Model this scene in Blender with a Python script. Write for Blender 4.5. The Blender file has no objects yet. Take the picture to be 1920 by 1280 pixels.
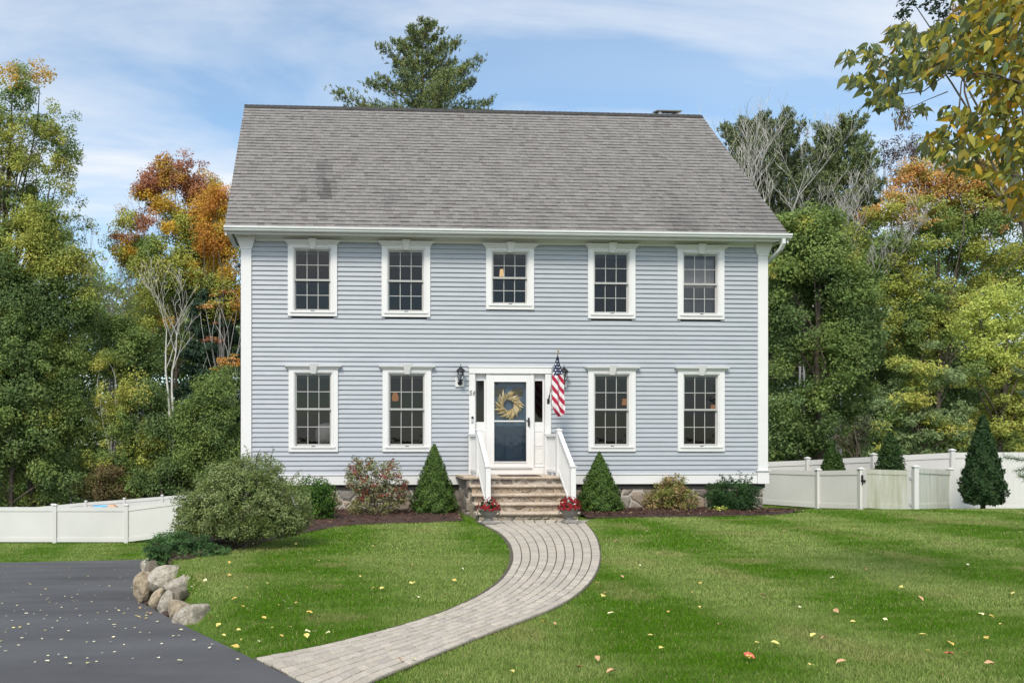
import bpy, bmesh, math, random
import numpy as np
from mathutils import Vector, Matrix

RNG = np.random.default_rng(7)
random.seed(7)
C = bpy.context.scene.collection
sc = bpy.context.scene

# ------------------------------------------------------------------ camera geometry
F = 1600.0; PX = 708.0; PY = 820.0; TH = math.radians(3.36); CZ = 1.65; CY = -19.0

def at(u, v, y):
    """photo pixel -> world point on the vertical plane Y = y"""
    a = math.atan((u - PX) / F) + TH
    x = math.tan(a) * (y - CY)
    fw = (y - CY) * math.cos(TH) + x * math.sin(TH)
    return Vector((x, y, CZ + (PY - v) * fw / F))
def scale_at(u, y):
    p = at(u, PY, y)
    return F / ((y - CY) * math.cos(TH) + p.x * math.sin(TH))
def gnd(u, v, z):
    """photo pixel -> world point on the horizontal plane Z = z"""
    fw = F * (CZ - z) / (v - PY)
    return fwp(u, fw, z)
def fwp(u, fw, z):
    r = (u - PX) / F * fw
    return Vector((r * math.cos(TH) + fw * math.sin(TH), CY + fw * math.cos(TH) - r * math.sin(TH), z))

# ------------------------------------------------------------------ terrain
def ss(a, b, x):
    t = np.clip((np.asarray(x, float) - a) / (b - a), 0, 1)
    return t * t * (3 - 2 * t)
EY = np.array([-40, -25, -19, -13.24, -12.66, -10.0, -7.4, -5, 0, 6.35, 12, 60])
EX = np.array([16, 6.2, 3.0, -0.19, -0.53, -1.57, -2.53, -2.95, -4.0, -5.32, -6, -8])
def edge_x(y): return np.interp(y, EY, EX)
def H(x, y):
    x = np.asarray(x, float); y = np.asarray(y, float)
    zd = -0.103 * np.clip(y + 12.7, 0, 18.75) - 2.3 * ss(11.5, 28, y)
    zp = -0.6 * ss(-2, 8, y) * ss(8, 13, x) - 1.0 * ss(9, 30, y)
    w = 0.45 + 1.6 * ss(-7, -2, y) + 7 * ss(1, 20, y)
    lo = .29 * ss(-10.6, -9.8, y) * (1 - ss(-7.2, -6, y))
    t = ss(0, 1, (x - edge_x(y) - lo) / (w - lo))
    return zd + (zp - zd) * t
def h(x, y): return float(H(x, y))

# ------------------------------------------------------------------ mesh helpers
class MB:
    def __init__(s): s.v = []; s.f = []; s.m = []; s.c = None
    def add(s, vs, fs, mi=0):
        o = len(s.v); s.v += [tuple(p) for p in vs]; s.f += [tuple(i + o for i in f) for f in fs]; s.m += [mi] * len(fs)
    def box(s, x0, x1, y0, y1, z0, z1, mi=0):
        s.add([(x0,y0,z0),(x1,y0,z0),(x1,y1,z0),(x0,y1,z0),(x0,y0,z1),(x1,y0,z1),(x1,y1,z1),(x0,y1,z1)],
              [(0,3,2,1),(4,5,6,7),(0,1,5,4),(1,2,6,5),(2,3,7,6),(3,0,4,7)], mi)
    def hexa(s, b, t, mi=0):
        s.add(list(b) + list(t), [(0,3,2,1),(4,5,6,7),(0,1,5,4),(1,2,6,5),(2,3,7,6),(3,0,4,7)], mi)
    def beam(s, p, q, w, d, mi=0, up=(0,0,1)):
        """box section bar from p to q, w = horizontal width, d = depth along 'up'"""
        p = Vector(p); q = Vector(q); a = (q - p).normalized(); sd = a.cross(Vector(up))
        if sd.length < 1e-4: sd = Vector((1,0,0))
        sd.normalize(); n = sd.cross(a)
        def ring(o): return [o - sd*w/2 - n*d/2, o + sd*w/2 - n*d/2, o + sd*w/2 + n*d/2, o - sd*w/2 + n*d/2]
        s.add(ring(p) + ring(q), [(0,1,2,3),(7,6,5,4),(0,4,5,1),(1,5,6,2),(2,6,7,3),(3,7,4,0)], mi)
    def tube(s, pts, rad, seg=6, mi=0, cap=True):
        pts = [Vector(p) for p in pts]
        if not hasattr(rad, '__len__'): rad = [rad] * len(pts)
        o = len(s.v); n = len(pts); ref = None
        for i, p in enumerate(pts):
            d = (pts[min(i+1, n-1)] - pts[max(i-1, 0)])
            if d.length < 1e-7: d = Vector((0,0,1))
            d.normalize()
            if ref is None: ref = Vector((1,0,0)) if abs(d.x) < .9 else Vector((0,1,0))
            a = d.cross(ref); 
            if a.length < 1e-4: a = d.cross(Vector((0.3,1,0.2)))
            a.normalize(); b = d.cross(a); ref = -b.cross(d) if False else ref
            for k in range(seg):
                t = 2*math.pi*k/seg
                s.v.append(tuple(p + a*math.cos(t)*rad[i] + b*math.sin(t)*rad[i]))
        for i in range(n-1):
            for k in range(seg):
                k2 = (k+1) % seg
                s.f.append((o+i*seg+k, o+i*seg+k2, o+(i+1)*seg+k2, o+(i+1)*seg+k)); s.m.append(mi)
        if cap:
            s.f.append(tuple(o+k for k in range(seg))[::-1]); s.m.append(mi)
            s.f.append(tuple(o+(n-1)*seg+k for k in range(seg))); s.m.append(mi)
    def lathe(s, prof, c=(0,0,0), seg=20, mi=0):
        o = len(s.v); n = len(prof)
        for r, z in prof:
            for k in range(seg):
                t = 2*math.pi*k/seg; s.v.append((c[0]+r*math.cos(t), c[1]+r*math.sin(t), c[2]+z))
        for i in range(n-1):
            for k in range(seg):
                k2 = (k+1) % seg
                s.f.append((o+i*seg+k, o+i*seg+k2, o+(i+1)*seg+k2, o+(i+1)*seg+k)); s.m.append(mi)
        s.f.append(tuple(o+k for k in range(seg))[::-1]); s.m.append(mi)
        s.f.append(tuple(o+(n-1)*seg+k for k in range(seg))); s.m.append(mi)
    def extrude_x(s, prof, x0, x1, mi=0):
        """closed (y,z) profile swept along X"""
        n = len(prof)
        s.add([(x0,y,z) for y,z in prof] + [(x1,y,z) for y,z in prof],
              [tuple(range(n))[::-1], tuple(range(n, 2*n))] + [(i, (i+1)%n, n+(i+1)%n, n+i) for i in range(n)], mi)
    def build(s, name, mats, parent=None, smooth=False, loc=None, bevel=0):
        me = bpy.data.meshes.new(name); me.from_pydata(s.v, [], s.f)
        ms = mats if isinstance(mats, (list, tuple)) else [mats]
        for m in ms: me.materials.append(m)
        if len(ms) > 1: me.polygons.foreach_set('material_index', s.m)
        if s.c is not None:
            a = me.color_attributes.new('Col', 'FLOAT_COLOR', 'POINT')
            col = np.ones((len(s.v), 4), np.float32); col[:, :3] = np.array(s.c, np.float32); a.data.foreach_set('color', col.ravel())
        bm = bmesh.new(); bm.from_mesh(me); bmesh.ops.recalc_face_normals(bm, faces=bm.faces); bm.to_mesh(me); bm.free()
        if smooth: me.polygons.foreach_set('use_smooth', [True]*len(me.polygons))
        me.update()
        o = link(name, me, parent, loc)
        if bevel:
            b = o.modifiers.new('bevel', 'BEVEL'); b.width = bevel; b.segments = 2; b.limit_method = 'ANGLE'
        return o
def link(name, me, parent=None, loc=None):
    o = bpy.data.objects.new(name, me); C.objects.link(o)
    if parent is not None: o.parent = parent
    if loc is not None: o.location = loc
    return o
def np_mesh(name, V, Fq, mat, col=None, parent=None, loc=None, smooth=False):
    """V (n,3) vertices, Fq (m,k) faces, optional per-vertex colours"""
    V = np.asarray(V, np.float32); Fq = np.asarray(Fq, np.int32); m, k = Fq.shape
    me = bpy.data.meshes.new(name)
    me.vertices.add(len(V)); me.vertices.foreach_set('co', V.ravel())
    me.loops.add(m*k); me.loops.foreach_set('vertex_index', Fq.ravel())
    me.polygons.add(m); me.polygons.foreach_set('loop_start', np.arange(0, m*k, k, dtype=np.int32))
    try: me.polygons.foreach_set('loop_total', np.full(m, k, np.int32))
    except Exception: pass
    if smooth: me.polygons.foreach_set('use_smooth', np.ones(m, bool))
    me.materials.append(mat)
    if col is not None:
        a = me.color_attributes.new('Col', 'FLOAT_COLOR', 'POINT')
        cc = np.ones((len(V), 4), np.float32); cc[:, :3] = col; a.data.foreach_set('color', cc.ravel())
    me.update(); me.validate()
    return link(name, me, parent, loc)
def thing(name, label, cat, loc=(0,0,0), group=None):
    o = bpy.data.objects.new(name, None); C.objects.link(o); o.location = loc; o.empty_display_size = .2
    return tag(o, label, cat, group)
def tag(o, label, cat, group=None):
    o['label'] = label; o['category'] = cat
    if group: o['group'] = group
    return o
def structure(o, kind='structure'): o['kind'] = kind; return o

# ------------------------------------------------------------------ materials
MATS = {}
def nodes(name):
    m = bpy.data.materials.new(name); m.use_nodes = True; MATS[name] = m
    nt = m.node_tree; b = nt.nodes['Principled BSDF']; return m, nt, b
def N(nt, t, **kw):
    n = nt.nodes.new(t)
    for k, v in kw.items():
        if k in n.inputs: n.inputs[k].default_value = v
        else: setattr(n, k, v)
    return n
def ramp(nt, src, stops, interp='LINEAR'):
    r = nt.nodes.new('ShaderNodeValToRGB'); r.color_ramp.interpolation = interp
    e = r.color_ramp.elements
    while len(e) < len(stops): e.new(.5)
    for k, (p, c) in enumerate(stops):
        e[k].position = p; e[k].color = (*c, 1) if hasattr(c, '__len__') else (c, c, c, 1)
    nt.links.new(src, r.inputs[0]); return r
def coord(nt, kind='Object', scale=(1,1,1), rot=(0,0,0)):
    tc = nt.nodes.new('ShaderNodeTexCoord'); mp = nt.nodes.new('ShaderNodeMapping')
    mp.inputs['Scale'].default_value = scale; mp.inputs['Rotation'].default_value = rot
    nt.links.new(tc.outputs[kind], mp.inputs[0]); return mp.outputs[0]
def noise(nt, vec, scale, detail=4, rough=.55):
    n = N(nt, 'ShaderNodeTexNoise', Scale=scale, Detail=detail, Roughness=rough)
    nt.links.new(vec, n.inputs['Vector']); return n.outputs['Fac']
def mix(nt, a, b, fac, mode='MIX'):
    n = nt.nodes.new('ShaderNodeMix'); n.data_type = 'RGBA'; n.blend_type = mode
    for s, i in ((fac, 0), (a, 6), (b, 7)):
        if hasattr(s, 'links') or hasattr(s, 'is_linked'): nt.links.new(s, n.inputs[i])
        elif i == 0: n.inputs[0].default_value = s
        else: n.inputs[i].default_value = (*s, 1) if hasattr(s, '__len__') else (s, s, s, 1)
    return n.outputs[2]
def bump(nt, b, src, strength=.3, dist=.01):
    n = N(nt, 'ShaderNodeBump', Strength=strength, Distance=dist); nt.links.new(src, n.inputs['Height'])
    nt.links.new(n.outputs[0], b.inputs['Normal'])
def simple(name, col, rough=.5, var=.12, scale=3.0, bmp=0, bscale=60, metal=0, spec=.4):
    m, nt, b = nodes(name); v = coord(nt)
    f = noise(nt, v, scale, 5)
    lo = tuple(c*(1-var) for c in col); hi = tuple(min(1, c*(1+var)) for c in col)
    r = ramp(nt, f, [(.3, lo), (.7, hi)]); nt.links.new(r.outputs[0], b.inputs['Base Color'])
    b.inputs['Roughness'].default_value = rough; b.inputs['Metallic'].default_value = metal
    b.inputs['Specular IOR Level'].default_value = spec
    if bmp: bump(nt, b, noise(nt, v, bscale, 4), bmp, .004)
    return m
def attr_mat(name, rough=.7, transl=0.0, spec=.25, var=0.0, vscale=20, bmp=0):
    m, nt, b = nodes(name)
    a = nt.nodes.new('ShaderNodeVertexColor'); a.layer_name = 'Col'; col = a.outputs[0]
    if var:
        f = noise(nt, coord(nt), vscale, 5)
        r = ramp(nt, f, [(.25, 1-var), (.75, 1+var)]); col = mix(nt, col, r.outputs[0], 1.0, 'MULTIPLY')
        if bmp: bump(nt, b, f, bmp, .003)
    nt.links.new(col, b.inputs['Base Color']); b.inputs['Roughness'].default_value = rough
    b.inputs['Specular IOR Level'].default_value = spec
    if transl:
        out = nt.nodes['Material Output']; t = nt.nodes.new('ShaderNodeBsdfTranslucent'); ms = nt.nodes.new('ShaderNodeMixShader')
        nt.links.new(col, t.inputs[0]); ms.inputs[0].default_value = transl
        nt.links.new(b.outputs[0], ms.inputs[1]); nt.links.new(t.outputs[0], ms.inputs[2]); nt.links.new(ms.outputs[0], out.inputs[0])
    return m

M_white = simple('white_trim_paint', (.69,.672,.660), .45, .03, 1.2)
M_vinyl = simple('white_vinyl', (.62,.60,.58), .4, .05, .8)
M_gutter = simple('gutter_metal', (.62,.62,.60), .35, .06, 2)
M_leaf = attr_mat('leaf', .6, .42, .18)
M_needle = attr_mat('needle', .6, .1, .25)
M_grass = attr_mat('grass_blade', .6, .28, .2)
M_shingle = attr_mat('roof_shingle', .9, 0, .2, .18, 45, .5)
M_paver = attr_mat('paver', .85, 0, .3, .16, 40, .5)
M_straw = attr_mat('dried_husk', .7, .15, .2)
M_bark = simple('bark', (.10,.08,.06), .9, .4, 6, .8, 12)
M_paleb = simple('pale_bark', (.46,.44,.40), .85, .3, 4, .4, 14)
M_greyb = simple('grey_twig', (.42,.40,.37), .85, .25, 3)
M_purpb = simple('purplish_twig', (.16,.12,.12), .85, .25, 3)
M_black = simple('black_metal', (.02,.02,.022), .4, .2, 5)
M_iron = simple('dark_bronze', (.03,.028,.025), .35, .2, 5)
M_door = simple('blue_door_paint', (.055,.10,.155), .35, .05, 2)
M_urn = simple('urn_resin', (.20,.185,.17), .7, .15, 9, .25, 60)
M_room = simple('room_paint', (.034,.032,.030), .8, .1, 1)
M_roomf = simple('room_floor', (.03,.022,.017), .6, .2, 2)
M_refl_cushion = simple('reflection_and_cushion_grey', (.62,.62,.64), .8, .08, 3)  # cushion cloth, also on the sheet imitating a window reflection
M_sash = simple('sash_tan_grey', (.40,.39,.37), .45, .05, 3)
M_blind = simple('blind_headrail_grey', (.16,.17,.17), .7, .05, 3)
M_mat = simple('door_mat_coir', (.05,.035,.025), .95, .4, 40)
M_wood = simple('pole_wood', (.45,.28,.15), .5, .2, 8)
M_blue = simple('blue_plastic', (.15,.45,.75), .4, .1, 4)
M_tan = simple('tan_plastic', (.55,.33,.20), .5, .1, 4)
M_grey = simple('grey_plastic', (.45,.46,.47), .45, .08, 4)

def siding_mat():
    m, nt, b = nodes('blue_grey_clapboard'); v = coord(nt)
    f = noise(nt, coord(nt, scale=(1,1,6)), 1.3, 5); g = noise(nt, coord(nt, scale=(1,8,18)), 3, 3)
    r = ramp(nt, f, [(.3, (.345,.364,.393)), (.7, (.384,.402,.433))]); r2 = ramp(nt, g, [(.3, .94), (.7, 1.03)])
    nt.links.new(mix(nt, r.outputs[0], r2.outputs[0], 1, 'MULTIPLY'), b.inputs['Base Color']); b.inputs['Roughness'].default_value = .5
    bump(nt, b, noise(nt, coord(nt, scale=(3,3,60)), 3, 3), .12, .002)
    return m
M_siding = siding_mat()

def stone_mat(name, scale, cols, mortar, joint=.035, off=0):
    m, nt, b = nodes(name); v = coord(nt, scale=(1,1,1.15))
    n = N(nt, 'ShaderNodeTexNoise', Scale=2.2*scale/4, Detail=2); nt.links.new(v, n.inputs['Vector'])
    wv = nt.nodes.new('ShaderNodeVectorMath'); wv.operation = 'MULTIPLY_ADD'; wv.inputs[1].default_value = (.22,.22,.22)
    nt.links.new(n.outputs['Color'], wv.inputs[0]); nt.links.new(v, wv.inputs[2])
    e = N(nt, 'ShaderNodeTexVoronoi', feature='DISTANCE_TO_EDGE', Scale=scale); c = N(nt, 'ShaderNodeTexVoronoi', Scale=scale)
    nt.links.new(wv.outputs[0], e.inputs['Vector']); nt.links.new(wv.outputs[0], c.inputs['Vector'])
    sep = nt.nodes.new('ShaderNodeSeparateColor'); nt.links.new(c.outputs['Color'], sep.inputs[0])
    st = ramp(nt, sep.outputs[0], [(i/(len(cols)-1), cc) for i, cc in enumerate(cols)])
    f = noise(nt, v, 22, 6); sp = ramp(nt, f, [(.25, .6), (.75, 1.3)])
    col = mix(nt, st.outputs[0], sp.outputs[0], 1, 'MULTIPLY')
    ed = ramp(nt, e.outputs['Distance'], [(joint*.5, 0), (joint*1.4, 1)])
    nt.links.new(mix(nt, mortar, col, ed.outputs[0]), b.inputs['Base Color']); b.inputs['Roughness'].default_value = .9
    hsum = nt.nodes.new('ShaderNodeMath'); hsum.operation = 'MULTIPLY_ADD'; hsum.inputs[1].default_value = .35
    ed2 = ramp(nt, e.outputs['Distance'], [(joint*.3, 0), (joint*4, 1)])
    nt.links.new(f, hsum.inputs[0]); nt.links.new(ed2.outputs[0], hsum.inputs[2]); bump(nt, b, hsum.outputs[0], .9, .03)
    return m
M_field = stone_mat('fieldstone', 3.0, [(.13,.115,.10),(.26,.22,.18),(.19,.17,.15),(.33,.25,.19),(.22,.20,.18),(.15,.11,.10)], (.42,.38,.33), .042)
M_riser = stone_mat('riser_stone', 5.0, [(.20,.15,.11),(.36,.27,.19),(.28,.22,.17),(.42,.32,.23),(.24,.20,.17)], (.42,.36,.29), .035)

def tread_mat():
    m, nt, b = nodes('tread_stone'); v = coord(nt)
    f = noise(nt, v, 5, 8, .65); g = noise(nt, v, 45, 4)
    r = ramp(nt, f, [(.25, (.30,.235,.18)), (.5, (.47,.38,.295)), (.75, (.58,.48,.39))]); r2 = ramp(nt, g, [(.3, .8), (.7, 1.1)])
    nt.links.new(mix(nt, r.outputs[0], r2.outputs[0], 1, 'MULTIPLY'), b.inputs['Base Color']); b.inputs['Roughness'].default_value = .85
    bump(nt, b, noise(nt, v, 30, 5), .8, .012); return m
M_tread = tread_mat()
def boulder_mat(name, k):
    m, nt, b = nodes(name); v = coord(nt)
    f = noise(nt, v, 6, 10, .72); g = noise(nt, v, 70, 5); l = noise(nt, v, 5, 5)
    r = ramp(nt, f, [(.30, (.10,.088,.072)), (.40, (.33,.29,.24)), (.52, (.50,.455,.39)), (.70, (.60,.56,.50))])
    r2 = ramp(nt, g, [(.3, .65), (.7, 1.2)]); li = ramp(nt, l, [(.52, 0), (.62, .7)])
    c = mix(nt, r.outputs[0], r2.outputs[0], 1, 'MULTIPLY'); c = mix(nt, c, (.14,.13,.10), li.outputs[0]); c = mix(nt, c, k, 1.0, 'MULTIPLY')
    nt.links.new(c, b.inputs['Base Color']); b.inputs['Roughness'].default_value = .9
    bump(nt, b, f, 1.0, .08); return m
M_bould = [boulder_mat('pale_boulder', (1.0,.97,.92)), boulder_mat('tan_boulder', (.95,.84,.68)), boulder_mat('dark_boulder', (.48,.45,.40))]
def asphalt_mat():
    m, nt, b = nodes('asphalt'); v = coord(nt)
    f = noise(nt, coord(nt, scale=(.5,1,1)), .7, 6, .6); g = noise(nt, v, 260, 3); s = noise(nt, coord(nt, scale=(.25,2.2,1)), 1.4, 5)
    r = ramp(nt, f, [(.32, (.046,.044,.047)), (.68, (.085,.084,.088))]); r2 = ramp(nt, g, [(.3, .6), (.72, 1.6)])
    c = mix(nt, r.outputs[0], r2.outputs[0], 1, 'MULTIPLY'); st = ramp(nt, s, [(.63, 0), (.75, .35)])
    c = mix(nt, c, (.13,.12,.115), st.outputs[0])
    nt.links.new(c, b.inputs['Base Color']); b.inputs['Roughness'].default_value = .75; b.inputs['Specular IOR Level'].default_value = .45
    bump(nt, b, g, .6, .004); return m
M_asph = asphalt_mat()
def lawn_mat():
    m, nt, b = nodes('lawn_turf'); v = coord(nt)
    f = noise(nt, coord(nt, scale=(1,1.6,1)), .55, 6, .6); g = noise(nt, v, 55, 6, .7); k = noise(nt, coord(nt, scale=(1,.35,1)), 9, 6, .7)
    r = ramp(nt, f, [(.32, (.06,.13,.006)), (.5, (.09,.165,.018)), (.68, (.14,.205,.05))])
    r2 = ramp(nt, g, [(.25, .45), (.75, 1.5)]); r3 = ramp(nt, k, [(.3, .75), (.7, 1.2)])
    c = mix(nt, r.outputs[0], r2.outputs[0], 1, 'MULTIPLY'); c = mix(nt, c, r3.outputs[0], 1, 'MULTIPLY')
    nt.links.new(c, b.inputs['Base Color']); b.inputs['Roughness'].default_value = .9; b.inputs['Specular IOR Level'].default_value = .1
    bump(nt, b, g, 1, .03); return m
M_lawn = lawn_mat()
M_soil = simple('forest_floor', (.055,.050,.028), .95, .5, 1.5, .8, 20, 0, .1)
def mulch_mat():
    m, nt, b = nodes('bark_mulch'); v = coord(nt)
    f = noise(nt, v, 38, 6, .75); g = noise(nt, v, 2, 4)
    r = ramp(nt, f, [(.3, (.022,.011,.008)), (.5, (.07,.036,.026)), (.72, (.15,.085,.06))]); r2 = ramp(nt, g, [(.3, .8), (.7, 1.2)])
    nt.links.new(mix(nt, r.outputs[0], r2.outputs[0], 1, 'MULTIPLY'), b.inputs['Base Color']); b.inputs['Roughness'].default_value = .95
    bump(nt, b, f, 1, .04); return m
M_mulch = mulch_mat()
M_joint = simple('joint_sand', (.085,.070,.052), .95, .35, 12)
M_chip = attr_mat('mulch_chip', .9, 0, .1)
def glass_mat(name, tint=.9, ior=1.5, wav=.15):
    m, nt, b = nodes(name); out = nt.nodes['Material Output']; nt.nodes.remove(b)
    fr = N(nt, 'ShaderNodeFresnel', IOR=ior); tr = nt.nodes.new('ShaderNodeBsdfTransparent'); gl = nt.nodes.new('ShaderNodeBsdfGlossy')
    tr.inputs[0].default_value = (tint, tint, tint*1.01, 1); gl.inputs['Roughness'].default_value = .03
    bp = N(nt, 'ShaderNodeBump', Strength=wav, Distance=.02); nt.links.new(noise(nt, coord(nt), 2.2, 3), bp.inputs['Height'])
    nt.links.new(bp.outputs[0], gl.inputs['Normal'])
    mm = nt.nodes.new('ShaderNodeMath'); mm.operation = 'MULTIPLY'; mm.inputs[1].default_value = 1.05; nt.links.new(fr.outputs[0], mm.inputs[0])
    ms = nt.nodes.new('ShaderNodeMixShader'); nt.links.new(mm.outputs[0], ms.inputs[0])
    nt.links.new(tr.outputs[0], ms.inputs[1]); nt.links.new(gl.outputs[0], ms.inputs[2]); nt.links.new(ms.outputs[0], out.inputs[0])
    return m
M_glass = glass_mat('window_glass', .46)
M_storm = glass_mat('storm_glass', .9, 1.45, .1)
def emit_mat(name, col, st):
    m, nt, b = nodes(name); b.inputs['Base Color'].default_value = (*col, 1)
    b.inputs['Emission Color'].default_value = (*col, 1); b.inputs['Emission Strength'].default_value = st; return m
M_lamp = emit_mat('lit_lamp_shade', (1, .66, .30), 1.3)
M_lampd = emit_mat('dim_lamp_shade', (1, .40, .13), .42)
def algae_mat():
    m, nt, b = nodes('stained_vinyl'); v = coord(nt, scale=(2.6,2.6,.35)); f = noise(nt, v, 2.4, 6, .65); g = noise(nt, coord(nt, scale=(1,1,.6)), 1.5, 3)
    r = ramp(nt, f, [(.35, (.66,.66,.61)), (.55, (.52,.51,.40)), (.75, (.30,.30,.17))])
    r2 = ramp(nt, g, [(.35, (.68,.68,.64)), (.75, (.50,.50,.38))])
    nt.links.new(mix(nt, r2.outputs[0], r.outputs[0], .6), b.inputs['Base Color']); b.inputs['Roughness'].default_value = .5; return m
M_algae = algae_mat()

exec_world = True
# ------------------------------------------------------------------ sky and light
def world():
    w = bpy.data.worlds.new('World'); sc.world = w; w.use_nodes = True; nt = w.node_tree; nt.nodes.clear()
    out = nt.nodes.new('ShaderNodeOutputWorld'); bg = nt.nodes.new('ShaderNodeBackground')
    sky = nt.nodes.new('ShaderNodeTexSky'); sky.sky_type = 'NISHITA'; sky.sun_disc = False
    sky.sun_elevation = SUN_EL; sky.sun_rotation = SUN_ROT; sky.altitude = 50; sky.air_density = 1.0; sky.dust_density = .6; sky.ozone_density = 1.6
    tc = nt.nodes.new('ShaderNodeTexCoord'); sx = nt.nodes.new('ShaderNodeSeparateXYZ'); nt.links.new(tc.outputs['Generated'], sx.inputs[0])
    def mth(op, a, b=None):
        n = nt.nodes.new('ShaderNodeMath'); n.operation = op
        for i, s in enumerate((a, b)):
            if s is None: continue
            if hasattr(s, 'is_linked'): nt.links.new(s, n.inputs[i])
            else: n.inputs[i].default_value = s
        return n.outputs[0]
    zc = mth('ADD', mth('MAXIMUM', sx.outputs[2], 0.0), .16)
    cx = mth('DIVIDE', sx.outputs[0], zc); cy = mth('DIVIDE', sx.outputs[1], zc)
    cb = nt.nodes.new('ShaderNodeCombineXYZ'); nt.links.new(cx, cb.inputs[0]); nt.links.new(cy, cb.inputs[1])
    mp = nt.nodes.new('ShaderNodeMapping'); mp.inputs['Scale'].default_value = (.75, 1.5, 1); mp.inputs['Rotation'].default_value = (0,0,math.radians(-14)); mp.inputs['Location'].default_value = CLOUD_OFF
    nt.links.new(cb.outputs[0], mp.inputs[0])
    n1 = N(nt, 'ShaderNodeTexNoise', Scale=1.15, Detail=9, Roughness=.56, Distortion=.45); nt.links.new(mp.outputs[0], n1.inputs['Vector'])
    n2 = N(nt, 'ShaderNodeTexNoise', Scale=.55, Detail=4, Roughness=.5); nt.links.new(mp.outputs[0], n2.inputs['Vector'])
    c1 = ramp(nt, n1.outputs['Fac'], [(.42, 0), (.68, .95)]); c2 = ramp(nt, n2.outputs['Fac'], [(.32, .0), (.70, .9)])
    cl = mth('MINIMUM', mth('ADD', mth('MULTIPLY', c1.outputs[0], .9), mth('MULTIPLY', c2.outputs[0], .45)), .95)
    # thin cloud is brighter around the veiled sun
    dt = nt.nodes.new('ShaderNodeVectorMath'); dt.operation = 'DOT_PRODUCT'; nt.links.new(tc.outputs['Generated'], dt.inputs[0]); dt.inputs[1].default_value = SUN_DIR
    gl = mth('POWER', mth('MAXIMUM', mth('ADD', mth('MULTIPLY', dt.outputs['Value'], .5), .5), 0.0), 5.0)
    g2 = mth('ADD', mth('MULTIPLY', gl, CLOUD_GLOW), 1.0)
    cc = nt.nodes.new('ShaderNodeCombineXYZ')
    for i, k in enumerate(CLOUD_COL): nt.links.new(mth('MULTIPLY', g2, k), cc.inputs[i])
    base = mix(nt, sky.outputs[0], SKY_TINT, 1.0, 'MULTIPLY')
    col = mix(nt, base, cc.outputs[0], cl)
    nt.links.new(col, bg.inputs[0]); bg.inputs[1].default_value = SKY_STR; nt.links.new(bg.outputs[0], out.inputs[0])
    s = bpy.data.lights.new('sun', 'SUN'); s.energy = SUN_E; s.angle = math.radians(15); s.color = (1, .93, .80)
    so = bpy.data.objects.new('sun', s); C.objects.link(so)
    so.rotation_euler = (-Vector(SUN_DIR)).to_track_quat('-Z', 'Y').to_euler()
SUN_EL = math.radians(48); _az = math.radians(205)
SUN_ROT = _az
SUN_DIR = (math.sin(_az)*math.cos(SUN_EL), math.cos(_az)*math.cos(SUN_EL), math.sin(SUN_EL))
SKY_STR = .106; SKY_TINT = (1.3, 1.52, 1.52); CLOUD_COL = (6.8, 7.05, 7.4); CLOUD_GLOW = 1.6; CLOUD_OFF = (3.1, 1.7, 0); SUN_E = 2.6
world()
sc.view_settings.view_transform = 'Standard'; sc.view_settings.look = 'None'; sc.view_settings.exposure = .35; sc.view_settings.gamma = 1

cam = bpy.data.cameras.new('camera'); co = bpy.data.objects.new('camera', cam); C.objects.link(co); sc.camera = co
cam.sensor_width = 36; cam.lens = 36 * F / 1920; cam.shift_x = (960 - PX) / 1920; cam.shift_y = (PY - 640) / 1920
cam.clip_start = .1; cam.clip_end = 2000
co.location = (0, CY, CZ); co.rotation_euler = (math.pi/2, 0, -TH)
sc.cycles.use_denoising = True; sc.cycles.max_bounces = 7; sc.cycles.transparent_max_bounces = 12; sc.cycles.sample_clamp_indirect = 6
try: sc.cycles.denoiser = 'OPENIMAGEDENOISE'
except Exception: pass

# ------------------------------------------------------------------ ground sheets
def rows_to_quads(nr, nc):
    i = np.arange(nr-1)[:, None]*nc + np.arange(nc-1)[None, :]
    return np.stack([i, i+1, i+1+nc, i+nc], -1).reshape(-1, 4)
LX0, LX1, LY0, LY1 = -16.0, 26.0, -20.0, 13.0
fx = np.arange(LX0, LX1+.01, .15); fy = np.arange(LY0, LY1+.01, .15)
gx = np.concatenate([[-600,-300,-150,-90,-60,-45,-35,-28,-22,-18], fx, [28,31,36,43,52,65,90,150,300,600]])
gy = np.concatenate([[-300,-150,-90,-60,-45,-35,-28,-24,-22], fy, np.arange(14, 40, 1.0), [42,46,52,60,80,120,200,400,700]])
GX, GY = np.meshgrid(gx, gy); GZ = H(GX, GY)
GZ += .05*np.sin(GX*1.3)*np.sin(GY*.9) * ss(12, 20, GY)
V = np.stack([GX, GY, GZ], -1).reshape(-1, 3); Q = rows_to_quads(len(gy), len(gx))
cen = V[Q].mean(1); inn = (cen[:,0] > LX0) & (cen[:,0] < LX1) & (cen[:,1] > LY0) & (cen[:,1] < LY1)
structure(np_mesh('lawn', V, Q[inn], M_lawn, smooth=True)); structure(np_mesh('ground', V, Q[~inn], M_soil, smooth=True))

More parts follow.
